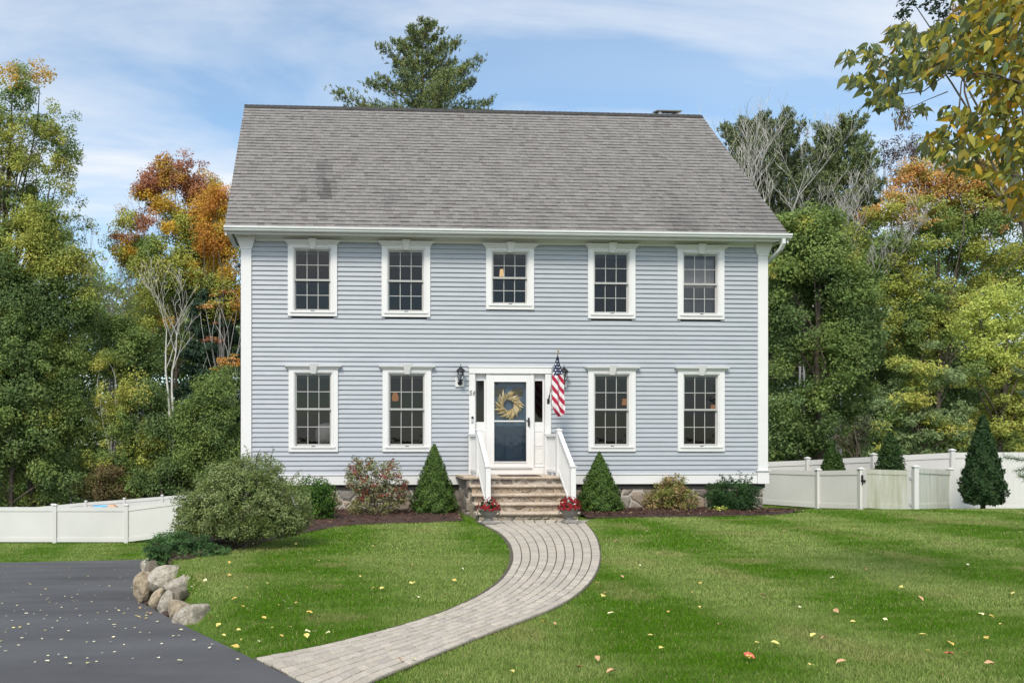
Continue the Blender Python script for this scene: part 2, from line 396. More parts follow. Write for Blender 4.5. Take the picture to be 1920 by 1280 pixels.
def poly_mask(P, X, Y):
    ins = np.zeros(X.shape, bool); n = len(P)
    for i in range(n):
        x0, y0 = P[i]; x1, y1 = P[(i+1) % n]
        if y0 == y1: continue
        c = ((y0 > Y) != (y1 > Y)) & (X < (x1-x0)*(Y-y0)/(y1-y0)+x0); ins ^= c
    return ins
def smooth_curve(P, n):
    """Catmull-Rom through 2-D points, n samples equally spaced"""
    P = np.array(P, float); Q = np.vstack([2*P[0]-P[1], P, 2*P[-1]-P[-2]]); out = []
    for i in range(1, len(Q)-2):
        p0, p1, p2, p3 = Q[i-1], Q[i], Q[i+1], Q[i+2]
        for t in np.linspace(0, 1, 24, endpoint=False):
            out.append(.5*((2*p1)+(-p0+p2)*t+(2*p0-5*p1+4*p2-p3)*t*t+(-p0+3*p1-3*p2+p3)*t**3))
    out.append(P[-1]); out = np.array(out)
    d = np.concatenate([[0], np.cumsum(np.linalg.norm(np.diff(out, axis=0), axis=1))])
    s = np.linspace(0, d[-1], n); return np.stack([np.interp(s, d, out[:,0]), np.interp(s, d, out[:,1])], -1)

# driveway
ys = np.concatenate([np.arange(-24, 6.0, .25), [6.0]]); dv = []
for y in ys:
    xe = float(edge_x(y)); far = np.linspace(0, 1, 14)
    for t in far:
        x = xe + (-30 - xe)*t**1.6; yy = y if y < 5.9 else 6.35 + (x + 5.32)*.11*.9
        dv.append((x, yy, h(xe-1, min(yy, 8)) + .012))
structure(np_mesh('driveway', dv, rows_to_quads(len(ys), 14), M_asph))

# walkway: pavers laid in curved courses
WL = [(905,984),(935,999),(955,1020),(962,1046),(955,1070),(935,1095),(890,1125),(820,1155),(740,1180),(640,1206),(560,1224),(480,1238)]
WR = [(1096,979),(1116,1005),(1125,1035),(1122,1065),(1105,1095),(1070,1125),(1020,1151),(940,1182),(860,1213),(780,1247),(700,1281),(640,1322)]
wl = smooth_curve([gnd(u, v, 0)[:2] for u, v in WL], 200); wr = smooth_curve([gnd(u, v, 0)[:2] for u, v in WR], 200)
wl[0] = [2.93, -2.36]; wr[0] = [5.22, -2.36]
_ed = (wr-wl)/np.linalg.norm(wr-wl, axis=1, keepdims=True); WALK = np.vstack([wl-_ed*.035, (wr+_ed*.012)[::-1]])
def wpt(s, t):
    i = np.clip(s*199, 0, 198.999); k = int(i); f = i-k
    a = wl[k]*(1-f)+wl[k+1]*f; b = wr[k]*(1-f)+wr[k+1]*f; return a*(1-t)+b*t
jv = []
for k in range(200):
    e_ = (wr[k]-wl[k])/np.linalg.norm(wr[k]-wl[k])*.05
    for p in (wl[k]-e_, wr[k]+e_*.3): jv.append((p[0], p[1], .012))
o = np_mesh('walkway', jv, rows_to_quads(200, 2), M_joint); structure(o)
mb = MB(); mb.c = []; nc = 10
L = float(np.sum(np.linalg.norm(np.diff((wl+wr)/2, axis=0), axis=1)))
rr = random.Random(3)
for c in range(nc):
    s = -rr.random()*.02
    while s < 1:
        ln = rr.choice([.09,.12,.12,.15,.18])/L; s0 = max(s, 0); s1 = min(s+ln, 1); s += ln
        if s1-s0 < .003: continue
        gs = .003/L; gt = .0042
        zz = .028 + rr.uniform(-.003, .003)
        cs = [wpt(s0+gs, c/nc+gt), wpt(s1-gs, c/nc+gt), wpt(s1-gs, (c+1)/nc-gt), wpt(s0+gs, (c+1)/nc-gt)]
        ctr = sum(cs)/4
        top = [(*(p*.93+ctr*.07), zz+rr.uniform(-.0015,.0015)) for p in cs]; mid = [(*p, zz-.007) for p in cs]; bot = [(*p, .006) for p in cs]
        mb.add(bot+mid+top, [(8,9,10,11)]+[(i,(i+1)%4,4+(i+1)%4,4+i) for i in range(4)]+[(4+i,4+(i+1)%4,8+(i+1)%4,8+i) for i in range(4)])
        g = rr.uniform(.86, 1.10); w = rr.uniform(-.012, .02); mb.c += [(.395*g+w, .35*g+w*.7, .295*g)]*12
mb.build('paver_surface', M_paver, o)

# mulch beds
BL = [(283,1049),(330,1053),(380,1047),(450,1031),(530,1011),(600,996),(640,989),(700,985),(800,982),(868,979)]
BR = [(1101,977),(1150,976),(1220,975),(1300,974),(1400,972),(1450,970),(1485,966)]
bl = smooth_curve([gnd(u, v, -.02)[:2] for u, v in BL], 90); br = smooth_curve([gnd(u, v, -.05)[:2] for u, v in BR], 70)
def bed(front, back, name):
    vs = []; n = len(front)
    for i in range(n):
        for t in np.linspace(0, 1, 12):
            p = front[i]*(1-t)+back[i]*t; vs.append((p[0], p[1], h(p[0], p[1]) + .018 + .05*min(1, t*6)*(1-.3*t)))
    return structure(np_mesh(name, vs, rows_to_quads(n, 12), M_mulch, smooth=True))
bbl = np.stack([np.interp(np.linspace(0,1,90), [0,.25,.55,1], [-2.9,-2.2,-1.7,2.84]), np.interp(np.linspace(0,1,90), [0,.25,.55,1], [-3.2,-.8,-.02,-.02])], -1)
bbr = np.stack([np.interp(np.linspace(0,1,70), [0,.92,1], [5.3,10.0,10.9]), np.interp(np.linspace(0,1,70), [0,.92,1], [-.02,-.02,-.3])], -1)
bed(bl, bbl, 'mulch_bed'); bed(br, bbr, 'mulch_bed')
BEDL = np.vstack([bl, bbl[::-1]]); BEDR = np.vstack([br, bbr[::-1]])
DRIVE = np.vstack([np.stack([edge_x(ys), ys], -1), [[-30, 3.7], [-30, -24]]])
# loose mulch chips
def chips(P, n, zoff):
    x = RNG.uniform(P[:,0].min(), P[:,0].max(), n*3); y = RNG.uniform(P[:,1].min(), P[:,1].max(), n*3)
    k = poly_mask(P, x, y); return x[k][:n], y[k][:n]
xs, yy_ = chips(BEDL, 5000, 0); x2, y2 = chips(BEDR, 3500, 0); xs = np.concatenate([xs, x2]); yy_ = np.concatenate([yy_, y2]); n = len(xs)
a = RNG.uniform(0, 6.28, n); ln = RNG.uniform(.015, .045, n); wd = RNG.uniform(.004, .011, n); tl = RNG.uniform(-.5, .5, n)
d = np.stack([np.cos(a), np.sin(a), tl], -1)*ln[:,None]; e = np.stack([-np.sin(a), np.cos(a), RNG.uniform(-.4,.4,n)], -1)*wd[:,None]
p = np.stack([xs, yy_, H(xs, yy_)+.075], -1)
V = np.stack([p-d-e, p+d-e, p+d+e, p-d+e], 1).reshape(-1, 3); g = RNG.uniform(.5, 1.7, n)[:,None]*np.array([.075,.040,.028])
pale = RNG.random(n) < .02; g[pale] = (.45,.36,.22)
structure(np_mesh('mulch_chips', V, np.arange(4*n).reshape(-1, 4), M_chip, np.repeat(g, 4, 0)), 'stuff')

# ------------------------------------------------------------------ grass
def vnoise(x, y, sc_, seed):
    r = np.random.default_rng(seed); G = r.random((256, 256)); x = np.asarray(x)/sc_; y = np.asarray(y)/sc_
    xi = np.floor(x).astype(int); yi = np.floor(y).astype(int); fx_ = x-xi; fy_ = y-yi; fx_ = fx_*fx_*(3-2*fx_); fy_ = fy_*fy_*(3-2*fy_)
    g = lambda a, b: G[a % 256, b % 256]
    return (g(xi,yi)*(1-fx_)+g(xi+1,yi)*fx_)*(1-fy_)+(g(xi,yi+1)*(1-fx_)+g(xi+1,yi+1)*fx_)*fy_
def is_lawn(x, y):
    ok = (x > edge_x(y)+.04) | ((y > 6.42 + (x+5.32)*.1) & (x < -4))
    ok &= ~((y > -10.0) & (y < -5.6) & (x < edge_x(y)+.2) & (x > edge_x(y)))
    for P in (WALK, BEDL, BEDR): ok &= ~poly_mask(P, x, y)
    ok &= ~((x > -1.95) & (x < 10.1) & (y > -.05) & (y < 8.2)); ok &= ~((x > 2.8) & (x < 5.4) & (y > -2.38))
    return ok
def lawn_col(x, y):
    st = np.cos((x-4.2+(vnoise(x, y, 2.5, 4)-.5)*1.0)*2*math.pi/2.9); st = np.clip(st*1.8, -1, 1)*.66 + (vnoise(x*.9, y*1.6, .9, 5)-.5)*1.1 + (vnoise(x, y*2.6, .33, 6)-.5)*1.1  # light and dark mowing bands: sheen of bent blades painted into their colour
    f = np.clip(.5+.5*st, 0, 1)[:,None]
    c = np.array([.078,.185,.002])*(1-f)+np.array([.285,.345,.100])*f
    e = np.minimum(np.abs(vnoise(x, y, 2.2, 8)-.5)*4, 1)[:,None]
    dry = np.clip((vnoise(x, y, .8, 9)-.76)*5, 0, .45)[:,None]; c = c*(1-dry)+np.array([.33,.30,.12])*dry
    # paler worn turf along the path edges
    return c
def blades(fw0, fw1, dens, hgt, wid, umin=-60, umax=1990):
    # sample in the camera's ground wedge by forward distance
    area = (umax-umin)/F*(fw1**2-fw0**2)/2; n = int(area*dens)
    fw = np.sqrt(RNG.uniform(fw0**2, fw1**2, n)); u = RNG.uniform(umin, umax, n); r = (u-PX)/F*fw
    x = r*math.cos(TH)+fw*math.sin(TH); y = CY+fw*math.cos(TH)-r*math.sin(TH)
    k = is_lawn(x, y) & (y < 10.6); x = x[k]; y = y[k]; n = len(x)
    z = H(x, y)
    hh = hgt*RNG.uniform(.55, 1.25, n); a = RNG.uniform(0, 6.28, n); ww = wid*RNG.uniform(.6, 1.3, n)
    lean = RNG.uniform(.1, .85, n)*hh; b = RNG.uniform(0, 6.28, n)
    p = np.stack([x, y, z-.004], -1); e = np.stack([np.cos(a), np.sin(a), 0*a], -1)*ww[:,None]/2
    tip = p + np.stack([np.cos(b)*lean, np.sin(b)*lean, hh], -1)
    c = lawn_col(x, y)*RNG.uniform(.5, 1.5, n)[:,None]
    dead = RNG.random(n) < .05; c[dead] = np.array([.42,.36,.17])
    return np.stack([p-e, p+e, tip], 1).reshape(-1, 3), np.repeat(c, 3, 0)
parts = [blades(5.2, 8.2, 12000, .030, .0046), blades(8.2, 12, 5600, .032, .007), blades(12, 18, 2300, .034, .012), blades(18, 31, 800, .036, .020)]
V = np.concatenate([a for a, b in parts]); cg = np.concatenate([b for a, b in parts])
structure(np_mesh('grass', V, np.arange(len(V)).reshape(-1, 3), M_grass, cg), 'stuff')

# ------------------------------------------------------------------ house
HX0, HX1 = -1.89, 10.03; HD = 8.1
Z_SK0, Z_SK1, Z_TOP = .60, .825, 6.08
house = thing('house', 'large two-storey blue-grey clapboard house with white trim and grey shingle roof', 'house', (0,0,0))
EXPO = (Z_TOP - Z_SK1)/50
WIN = []   # (x centre, kind)
def wx(u0, u1): return (at(u0, 600, 0).x + at(u1, 600, 0).x)/2
UP = [wx(538.8, 633), wx(714, 807.5), wx(910, 1001), wx(1100.3, 1191), wx(1268, 1357)]
LO = [wx(540.3, 634.6), wx(716, 809), wx(1101.2, 1191), wx(1269, 1357)]
KIND = dict(lower=(1.335, 1.47, 2.28, 3.065, 3.165), upper=(4.335, 4.465, 5.14, 5.825, 5.925), small=(4.52, 4.655, 5.235, 5.80, 5.90))
openings = []
for i, x in enumerate(UP):
    k = KIND['small' if i == 2 else 'upper']; openings.append((x-.47, x+.47, k[0]+.06, k[4]-.02))
for x in LO: k = KIND['lower']; openings.append((x-.47, x+.47, k[0]+.06, k[4]-.02))
DX = 4.095
openings.append((DX-.88, DX+.88, .5, 3.2))

def courses(mb, x0, x1, z0, n, ex, ops, place, clip=None):
    for i in range(n):
        za, zb = z0+i*ex, z0+(i+1)*ex
        a, b = (x0, x1) if clip is None else clip(zb)
        if b-a < .05: continue
        segs = [(a, b)]
        for (o0, o1, oz0, oz1) in ops:
            if zb <= oz0 or za >= oz1: continue
            ns = []
            for s0, s1 in segs:
                if o1 <= s0 or o0 >= s1: ns.append((s0, s1)); continue
                if o0 > s0: ns.append((s0, o0))
                if o1 < s1: ns.append((o1, s1))
            segs = ns
        for s0, s1 in segs:
            pts = [(s0, -.036, za), (s1, -.036, za), (s1, -.008, zb+.002), (s0, -.008, zb+.002), (s0, 0, za), (s1, 0, za)]
            mb.add([place(*p) for p in pts], [(0,1,2,3), (4,5,1,0)])
mb = MB()
courses(mb, HX0, HX1, Z_SK1, 50, EXPO, openings, lambda x, y, z: (x, y, z))
RY, RZ, EYY, EZ = 4.05, 10.55, -.42, 6.20
SL = (RZ-EZ)/(RY-EYY)
def gclip(z):
    if z < 6.15: return (0, HD)
    t = (z-6.15)/SL; return (t*1.0, HD-t)
n_side = int((RZ-.2-Z_SK1)/EXPO)
courses(mb, 0, HD, Z_SK1, n_side, EXPO, [], lambda a, y, z: (HX0+y, HD-a, z), gclip)
courses(mb, 0, HD, Z_SK1, n_side, EXPO, [], lambda a, y, z: (HX1-y, a, z), gclip)
courses(mb, HX0, HX1, Z_SK1, 50, EXPO, [], lambda x, y, z: (x, HD-y, z))
mb.build('wall', M_siding, house)
# sheathing behind the clapboards is the rooms' own skin
mb = MB()
def panel(x0, x1, z0, z1, y): mb.add([(x0,y,z0),(x1,y,z0),(x1,y,z1),(x0,y,z1)], [(0,1,2,3)])
zc = sorted({.62, 6.3} | {o[2] for o in openings} | {o[3] for o in openings})
for a, b in zip(zc[:-1], zc[1:]):
    xs_ = [(HX0+.02, HX1-.02)]
    for (o0, o1, oz0, oz1) in openings:
        if b <= oz0 or a >= oz1: continue
        ns = []
        for s0, s1 in xs_:
            if o1 <= s0 or o0 >= s1: ns.append((s0, s1)); continue
            if o0 > s0: ns.append((s0, o0))
            if o1 < s1: ns.append((o1, s1))
        xs_ = ns
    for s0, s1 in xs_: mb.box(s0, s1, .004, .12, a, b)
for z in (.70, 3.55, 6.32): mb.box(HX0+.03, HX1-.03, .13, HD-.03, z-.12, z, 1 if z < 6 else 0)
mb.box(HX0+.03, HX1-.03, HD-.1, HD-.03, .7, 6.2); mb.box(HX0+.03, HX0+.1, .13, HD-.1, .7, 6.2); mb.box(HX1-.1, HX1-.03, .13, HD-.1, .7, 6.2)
mb.box(HX0+.1, HX1-.1, 4.6, 4.7, .7, 6.2)
for x in ((LO[1]+DX)/2, 5.4, (LO[2]+LO[3])/2+5): 
    if x < HX1-.2: mb.box(x-.05, x+.05, .13, 4.6, .7, 3.43)
for x in ((UP[0]+UP[1])/2, (UP[1]+UP[2])/2, (UP[2]+UP[3])/2, (UP[3]+UP[4])/2): mb.box(x-.05, x+.05, .13, 4.6, 3.55, 6.2)
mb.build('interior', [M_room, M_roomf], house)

# foundation, skirt, corner boards
mb = MB(); mb.box(HX0+.02, HX1-.06, .03, HD-.03, -2.6, Z_SK0+.01); mb.build('foundation', M_field, house)
mb = MB(); mb.box(HX0+.24, DX-.93, -.055, .0, Z_SK0, Z_SK1); mb.box(DX+.93, HX1-.235, -.055, 0, Z_SK0, Z_SK1)
mb.box(HX0+.24, DX-.93, -.075, .0, Z_SK1-.012, Z_SK1+.012); mb.box(DX+.93, HX1-.235, -.075, 0, Z_SK1-.012, Z_SK1+.012)
mb.box(HX0-.05, HX0, .02, HD, Z_SK0, Z_SK1); mb.box(HX1, HX1+.05, .02, HD, Z_SK0, Z_SK1)
mb.build('skirt_board', M_white, house, bevel=.004)
for sx, x0, x1 in ((-1, HX0-.035, HX0+.235), (1, HX1-.23, HX1+.04)):
    mb = MB()
    mb.box(x0+.02, x1-.02, -.06, .22, .90, 5.80)
    mb.box(x0, x1, -.075, .24, Z_SK0-.003, .885); mb.box(x0-.03, x1+.03, -.105, .26, .885, .905)      # plinth
    mb.box(x0+.008, x1-.008, -.072, .23, 5.80, 5.835)                                              # necking
    q = lambda e, z: [(x0-e, -.055-e, z), (x1+e, -.055-e, z), (x1+e, .22, z), (x0-e, .22, z)]
    mb.hexa(q(.0, 5.835), q(.05, 6.0)); mb.hexa(q(.05, 6.0), q(.08, 6.077))
    mb.build('corner_board', M_white, house, bevel=.004)
# eaves: soffit, crown moulding, fascia
X0E, X1E = HX0-.33, HX1+.31
mb = MB(); mb.box(HX0-.30, HX1+.28, -.36, .0, Z_TOP, Z_TOP+.02); mb.build('soffit', M_white, house)
mb = MB(); mb.box(HX0-.30, HX1+.28, -.385, -.362, Z_TOP-.02, 6.19); mb.build('fascia', M_white, house)
mb = MB(); mb.box(HX0-.30, HX1+.28, HD, HD+.36, Z_TOP, Z_TOP+.02); mb.build('soffit', M_white, house)
mb = MB()
mb.extrude_x([(-.005,5.985),(-.03,5.985),(-.045,6.03),(-.10,6.06),(-.12,6.079),(-.005,6.079)], HX0+.30, HX1-.30)
mb.build('crown_moulding', M_white, house)
for sx, xa, xb in ((0, HX0-.30, HX0-.02), (1, HX1+.02, HX1+.28)):      # boxed eave returns with vent slots
    mb = MB(); 
    mb.add([(xa,-.36,6.078),(xb,-.36,6.078),(xb,.95,6.078),(xa,.95,6.078),(xa,.15,6.5),(xb,.15,6.5),(xb,.95,7.0),(xa,.95,7.0)], [(0,1,2,3),(4,7,6,5),(0,4,5,1),(1,5,6,2),(2,6,7,3),(3,7,4,0)])
    r = mb.build('eave_return', M_white, house)
    for k in range(7): mb = MB(); mb.box(xa+.11, xa+.16, -.25+k*.16, -.17+k*.16, 6.066, 6.0775); mb.build('vent_slot', M_black, r)
# gutter
mb = MB(); gp = [(-.388,6.205),(-.388,6.10),(-.455,6.095),(-.485,6.12),(-.488,6.150),(-.512,6.165),(-.512,6.205),(-.500,6.205),(-.500,6.172),(-.478,6.155),(-.475,6.125),(-.45,6.105),(-.396,6.108),(-.396,6.205)]
mb.extrude_x(gp, X0E-.01, X1E+.04)
for x in (X0E-.012, X1E+.038): mb.add([(x,y,z) for y,z in gp[:7]]+[(x+.004,y,z) for y,z in gp[:7]], [tuple(range(7)), tuple(range(13,6,-1))])
mb.build('gutter', M_gutter, house)
mb = MB(); xd = HX1+.17
dp = [(xd, -.44, 6.11), (xd, -.44, 5.99), (xd-.02, -.36, 5.88), (HX1+.075, .42, 5.56), (HX1+.06, .46, 5.48), (HX1+.06, .46, .0)]
for p, q in zip(dp[:-1], dp[1:]): mb.beam(p, q, .075, .06, 0, (0,1,0) if abs(q[2]-p[2]) > .5 else (0,.3,1))
mb.build('downspout', M_gutter, house)

# roof: shingle tabs laid in courses
roof = None
mb = MB(); mb.c = []
sl = math.hypot(RZ-EZ, RY-EYY); cs, sn = (RY-EYY)/sl, (RZ-EZ)/sl
STAINS = [(-.10,1.2,3.1,.16,.34),(.05,1.2,2.2,.14,.30),(-.55,1.1,1.9,.10,.28),(-.05,.2,.5,.12,.3),(-.62,.9,1.2,.10,.2),(1.4,.9,1.7,.3,.15)]; NC = 39; ce = sl/NC; rr = random.Random(11)
def rp(x, s, n, back=False):
    y = EYY + s*cs - n*sn; z = EZ + s*sn + n*cs
    return (x, 2*RY-y if back else y, z)
XR0, XR1 = X0E, X1E
for back in (False, True):
    for c in range(NC):
        x = XR0 - rr.random()*.15
        while x < XR1:
            w = rr.choice((.08,.10,.13,.16,.19)) if not back else 3.0; a, b = max(x, XR0), min(x+w, XR1); x += w
            if b-a < .02: continue
            s0 = c*ce - (.006 if rr.random() < .5 else 0) ; t = .014 if rr.random() < .5 else .009
            s1 = (c+1)*ce + .01; sm = c*ce + ce*rr.uniform(.74, .84)
            pts = [rp(a+.001,s0,t,back), rp(b-.001,s0,t,back), rp(b-.001,sm,t*.4,back), rp(a+.001,sm,t*.4,back), rp(a+.001,sm+.003,t*.4,back), rp(b-.001,sm+.003,t*.4,back), rp(b-.001,s1,.003,back), rp(a+.001,s1,.003,back), rp(a,s0,-.004,back), rp(b,s0,-.004,back)]
            mb.add(pts, [(0,1,2,3),(3,2,5,4),(4,5,6,7),(8,9,1,0)])
            g = rr.uniform(.90, 1.10); cc = [.196*g, .182*g, .172*g]
            xm_, sm_ = (a+b)/2, c*ce; st_ = 1.0
            for (sx_, s0_, s1_, w_, k2) in STAINS:
                if s0_ < sm_ < s1_: st_ -= k2*math.exp(-((xm_-sx_)/w_)**2)
            st_ -= .24*max(0, 1-sm_/1.5)*max(0, math.sin(xm_*1.7+1)*.5+.5*math.sin(xm_*4.1))*(xm_ > .8) + .22*max(0, (xm_-5)/5)*max(0, 1-sm_/3.2)*(.6+.4*math.sin(xm_*3.3))
            if not back: cc = [x_*max(.5, st_) for x_ in cc]
            if rr.random() < .05: cc = [.165*g, .149*g, .136*g]
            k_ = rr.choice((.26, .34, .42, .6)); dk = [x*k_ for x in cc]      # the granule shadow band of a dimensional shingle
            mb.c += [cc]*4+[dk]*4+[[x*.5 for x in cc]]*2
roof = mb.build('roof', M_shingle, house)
mb = MB()
xk = XR0
while xk < XR1-.05:
    w = .15; e = min(xk+w+.03, XR1)
    for sg in (-1, 1):
        mb.add([(xk, RY, RZ+.03), (e, RY, RZ+.022), (e, RY+sg*.13, RZ+.022-.13*SL), (xk, RY+sg*.13, RZ+.030-.13*SL)], [(0,1,2,3)])
    xk += w
mb.build('ridge_cap', simple('ridge_shingle', (.045,.042,.040), .95, .3, 9, .4, 50), roof)
for x0, x1 in ((XR0+.012, XR0+.045), (XR1-.045, XR1-.012)):
    for sg in (0, 1):
        mb = MB(); f = (lambda y: 2*RY-y) if sg else (lambda y: y)
        mb.add([(x0,f(EYY),EZ-.012),(x1,f(EYY),EZ-.012),(x1,RY,RZ-.012),(x0,RY,RZ-.012),(x0,f(EYY),EZ-.19),(x1,f(EYY),EZ-.19),(x1,RY,RZ-.19),(x0,RY,RZ-.19)], [(0,1,2,3),(4,7,6,5),(0,4,5,1),(1,5,6,2),(2,6,7,3),(3,7,4,0)])
        mb.build('rake_board', M_white, roof)
mb = MB()
for sg in (0, 1):
    f = (lambda y: 2*RY-y) if sg else (lambda y: y)
    mb.add([(XR0+.05,f(EYY+.02),EZ-.02),(XR1-.05,f(EYY+.02),EZ-.02),(XR1-.05,RY,RZ-.012),(XR0+.05,RY,RZ-.012)], [(0,1,2,3)])
mb.build('roof_deck', M_room, roof)
# chimney with a flat raised cap, just behind the ridge
cxm = 9.64; mb = MB(); mb.box(cxm-.36, cxm+.36, 4.5, 5.1, 9.0, 10.56); ch = mb.build('chimney', simple('chimney_brick', (.22,.12,.09), .9, .3, 12), roof)
mb = MB(); mb.hexa([(cxm-.40,4.42,10.80),(cxm+.30,4.42,10.80),(cxm+.44,5.15,11.01),(cxm-.26,5.15,11.01)], [(cxm-.40,4.42,10.83),(cxm+.30,4.42,10.83),(cxm+.44,5.15,11.05),(cxm-.26,5.15,11.05)]); mb.build('chimney_cap', simple('cap_slate', (.17,.17,.14), .8, .3, 6), ch)
for x, y in ((cxm-.30,4.5),(cxm+.24,4.5),(cxm+.33,5.05),(cxm-.20,5.05)): mb = MB(); mb.box(x-.035, x+.035, y-.035, y+.035, 10.5, 10.82 if y < 4.8 else 10.98); mb.build('cap_post', M_white, ch)

# windows
WC = .545   # half width over the casings
WCACHE = {}
def window_meshes(kind):
    z0, zi0, zm, zi1, zh = KIND[kind]; wi = .405; out = []
    mb = MB()
    mb.box(-WC, -wi-.012, -.062, .02, z0, zh); mb.box(wi+.012, WC, -.062, .02, z0, zh)
    mb.box(-wi-.012, wi+.012, -.061, .02, z0, zi0-.05); mb.box(-wi-.012, wi+.012, -.061, .02, zi1+.022, zh)
    mb.box(-wi-.085, wi+.085, -.082, .02, zi0-.055, zi0-.008)                                       # sill
    for s in (-1, 1): mb.box(min(s*(wi+.012), s*(wi-.008)), max(s*(wi+.012), s*(wi-.008)), -.038, .10, zi0-.008, zi1+.022)
    mb.box(-wi+.008, wi-.008, -.038, .10, zi1+.002, zi1+.022)
    mb.box(-wi-.04, -wi-.028, -.070, -.06, zi0, zi1+.05); mb.box(wi+.028, wi+.04, -.070, -.06, zi0, zi1+.05); mb.box(-wi-.04, wi+.04, -.070, -.06, zi1+.046, zi1+.058)
    out.append(('window', mb, M_white, .003))
    mb = MB(); z1 = zh; q = lambda e, y, z: [(-WC-e, y, z), (WC+e, y, z), (WC+e, 0, z), (-WC-e, 0, z)]
    mb.hexa(q(.012, -.07, z1-.012), q(.012, -.072, z1)); mb.hexa(q(.015, -.074, z1), q(.055, -.11, z1+.05)); mb.hexa(q(.075, -.128, z1+.05), q(.085, -.138, z1+.085))
    out.append(('cornice', mb, M_white, .003))
    mb = MB(); mb.hexa([(-.056,-.085,z1-.105),(.056,-.085,z1-.105),(.056,-.03,z1-.105),(-.056,-.03,z1-.105)], [(-.092,-.155,z1+.118),(.092,-.155,z1+.118),(.092,-.03,z1+.118),(-.092,-.03,z1+.118)])
    out.append(('keystone', mb, M_white, .004))
    gl = []
    for lo in (0, 1):
        a, b = (zi0-.008, zm+.012) if lo else (zm-.012, zi1+.002); yf = .035 if lo else .005; w = wi-.008; r = .03
        mb = MB()
        mb.box(-w, -w+r, yf, yf+.03, a, b); mb.box(w-r, w, yf, yf+.03, a, b)
        if lo: mb.box(-w+r, w-r, yf+.001, yf+.03, a, a+.045); mb.box(-w+r, w-r, yf+.001, yf+.03, b-.024, b)
        else: mb.box(-w+r, w-r, yf+.001, yf+.03, b-.034, b); mb.box(-w, w, yf-.012, yf+.03, a-.006, a+.036)
        ga, gb = (a+.045, b-.024) if lo else (a+.036, b-.034)
        for t in (1/3, 2/3):
            x = -w+r + (2*w-2*r)*t; mb.box(x-.0075, x+.0075, yf+.008, yf+.016, ga, gb)
        zmid = (ga+gb)/2; mb.box(-w+r, w-r, yf+.0095, yf+.0145, zmid-.008, zmid+.008)
        out.append(('sash', mb, M_sash, 0)); mb = MB()
        mb.add([(-w+r,yf+.018,ga),(w-r,yf+.018,ga),(w-r,yf+.018,gb),(-w+r,yf+.018,gb)], [(0,1,2,3)]); out.append(('pane', mb, M_glass, 0))
    if True:
        mb = MB(); mb.box(-.04, .04, -.088, -.083, zi0-.016, zi0-.004); out.append(('sash_lock', mb, M_iron, 0))
    mb = MB(); mb.box(-.38, .38, .10, .118, zi1-.09, zi1+.02); out.append(('blind_headrail', mb, M_blind, 0))
    return out
def place_window(x, kind):
    if kind not in WCACHE:
        L_ = []
        for nm, mb, m, bv in window_meshes(kind):
            o = mb.build(nm, m, house, bevel=bv); L_.append(o)
        for o in L_[1:]: o.parent = L_[0]
        WCACHE[kind] = L_; L_[0].location = (x, 0, 0); return L_[0]
    src = WCACHE[kind]; r = src[0].copy(); C.objects.link(r); r.location = (x, 0, 0)
    for o in src[1:]:
        c = o.copy(); C.objects.link(c); c.parent = r
    return r
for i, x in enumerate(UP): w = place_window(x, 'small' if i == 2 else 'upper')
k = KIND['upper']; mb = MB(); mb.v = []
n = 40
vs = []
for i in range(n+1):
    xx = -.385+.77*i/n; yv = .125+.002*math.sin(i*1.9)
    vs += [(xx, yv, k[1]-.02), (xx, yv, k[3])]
mb.add(vs, [(2*i, 2*i+2, 2*i+3, 2*i+1) for i in range(n)]); mb.build('pane_reflection', M_refl_cushion, w)  # pale sheet behind the pane, added to imitate a grey reflection
for i in (0, 1):
    pass
for x in LO: place_window(x, 'lower')
# plants of light inside: lamps behind the panes
def inside_lamp(x, y, z, r, hgt, label, m):
    t = thing('table_lamp', label, 'lamp', (x, y, z))
    mb = MB(); mb.lathe([(r, 0), (r*.75, hgt)], (0,0,0), 16); mb.build('lamp_shade', m, t, smooth=False)
    mb = MB(); mb.lathe([(.07, -.42), (.07, -.39), (.02, -.36), (.045, -.2), (.012, -.08), (.012, -.001)], (0,0,0), 12); mb.build('lamp_base', M_iron, t)
p = at(940.5, 518, 1.6); inside_lamp(p.x, 1.6, p.z, .055, .17, 'small glowing lamp seen through the middle upper window', M_lamp)
p = at(1171, 759, 1.3); inside_lamp(p.x, 1.3, p.z, .065, .15, 'orange lit lamp behind the lower window right of the flag', M_lampd)
p = at(1337, 768, 1.5); inside_lamp(p.x, 1.5, p.z, .06, .12, 'dim lamp behind the lower window nearest the right corner', M_lampd)
t = thing('chandelier', 'warm lit hanging lantern glimpsed through lower window left of the front door', 'hanging lamp', at(741, 745, 1.8))
mb = MB(); mb.lathe([(.03,-.09),(.07,-.08),(.085,.0),(.06,.09),(.03,.13)], (0,0,0), 14); mb.build('lamp_globe', M_lampd, t)
mb = MB(); mb.tube([(0,0,.13),(0,0,.62)], .008, 6); mb.build('hanging_rod', M_iron, t)
p = at(612, 790, .9); t = thing('armchair', 'blue-grey armchair with white cushion seen in the far left lower window', 'armchair', (p.x, 1.0, .7))
mb = MB(); mb.box(-.35, .35, -.1, .5, 0, .75); mb.build('seat', M_blue, t, bevel=.05)
mb = MB(); mb.lathe([(.02,-.05),(.2,-.05),(.27,.1),(.27,.3),(.2,.45),(.03,.5)], (0,0,.80), 14); mb.build('cushion', M_refl_cushion, t, smooth=True)

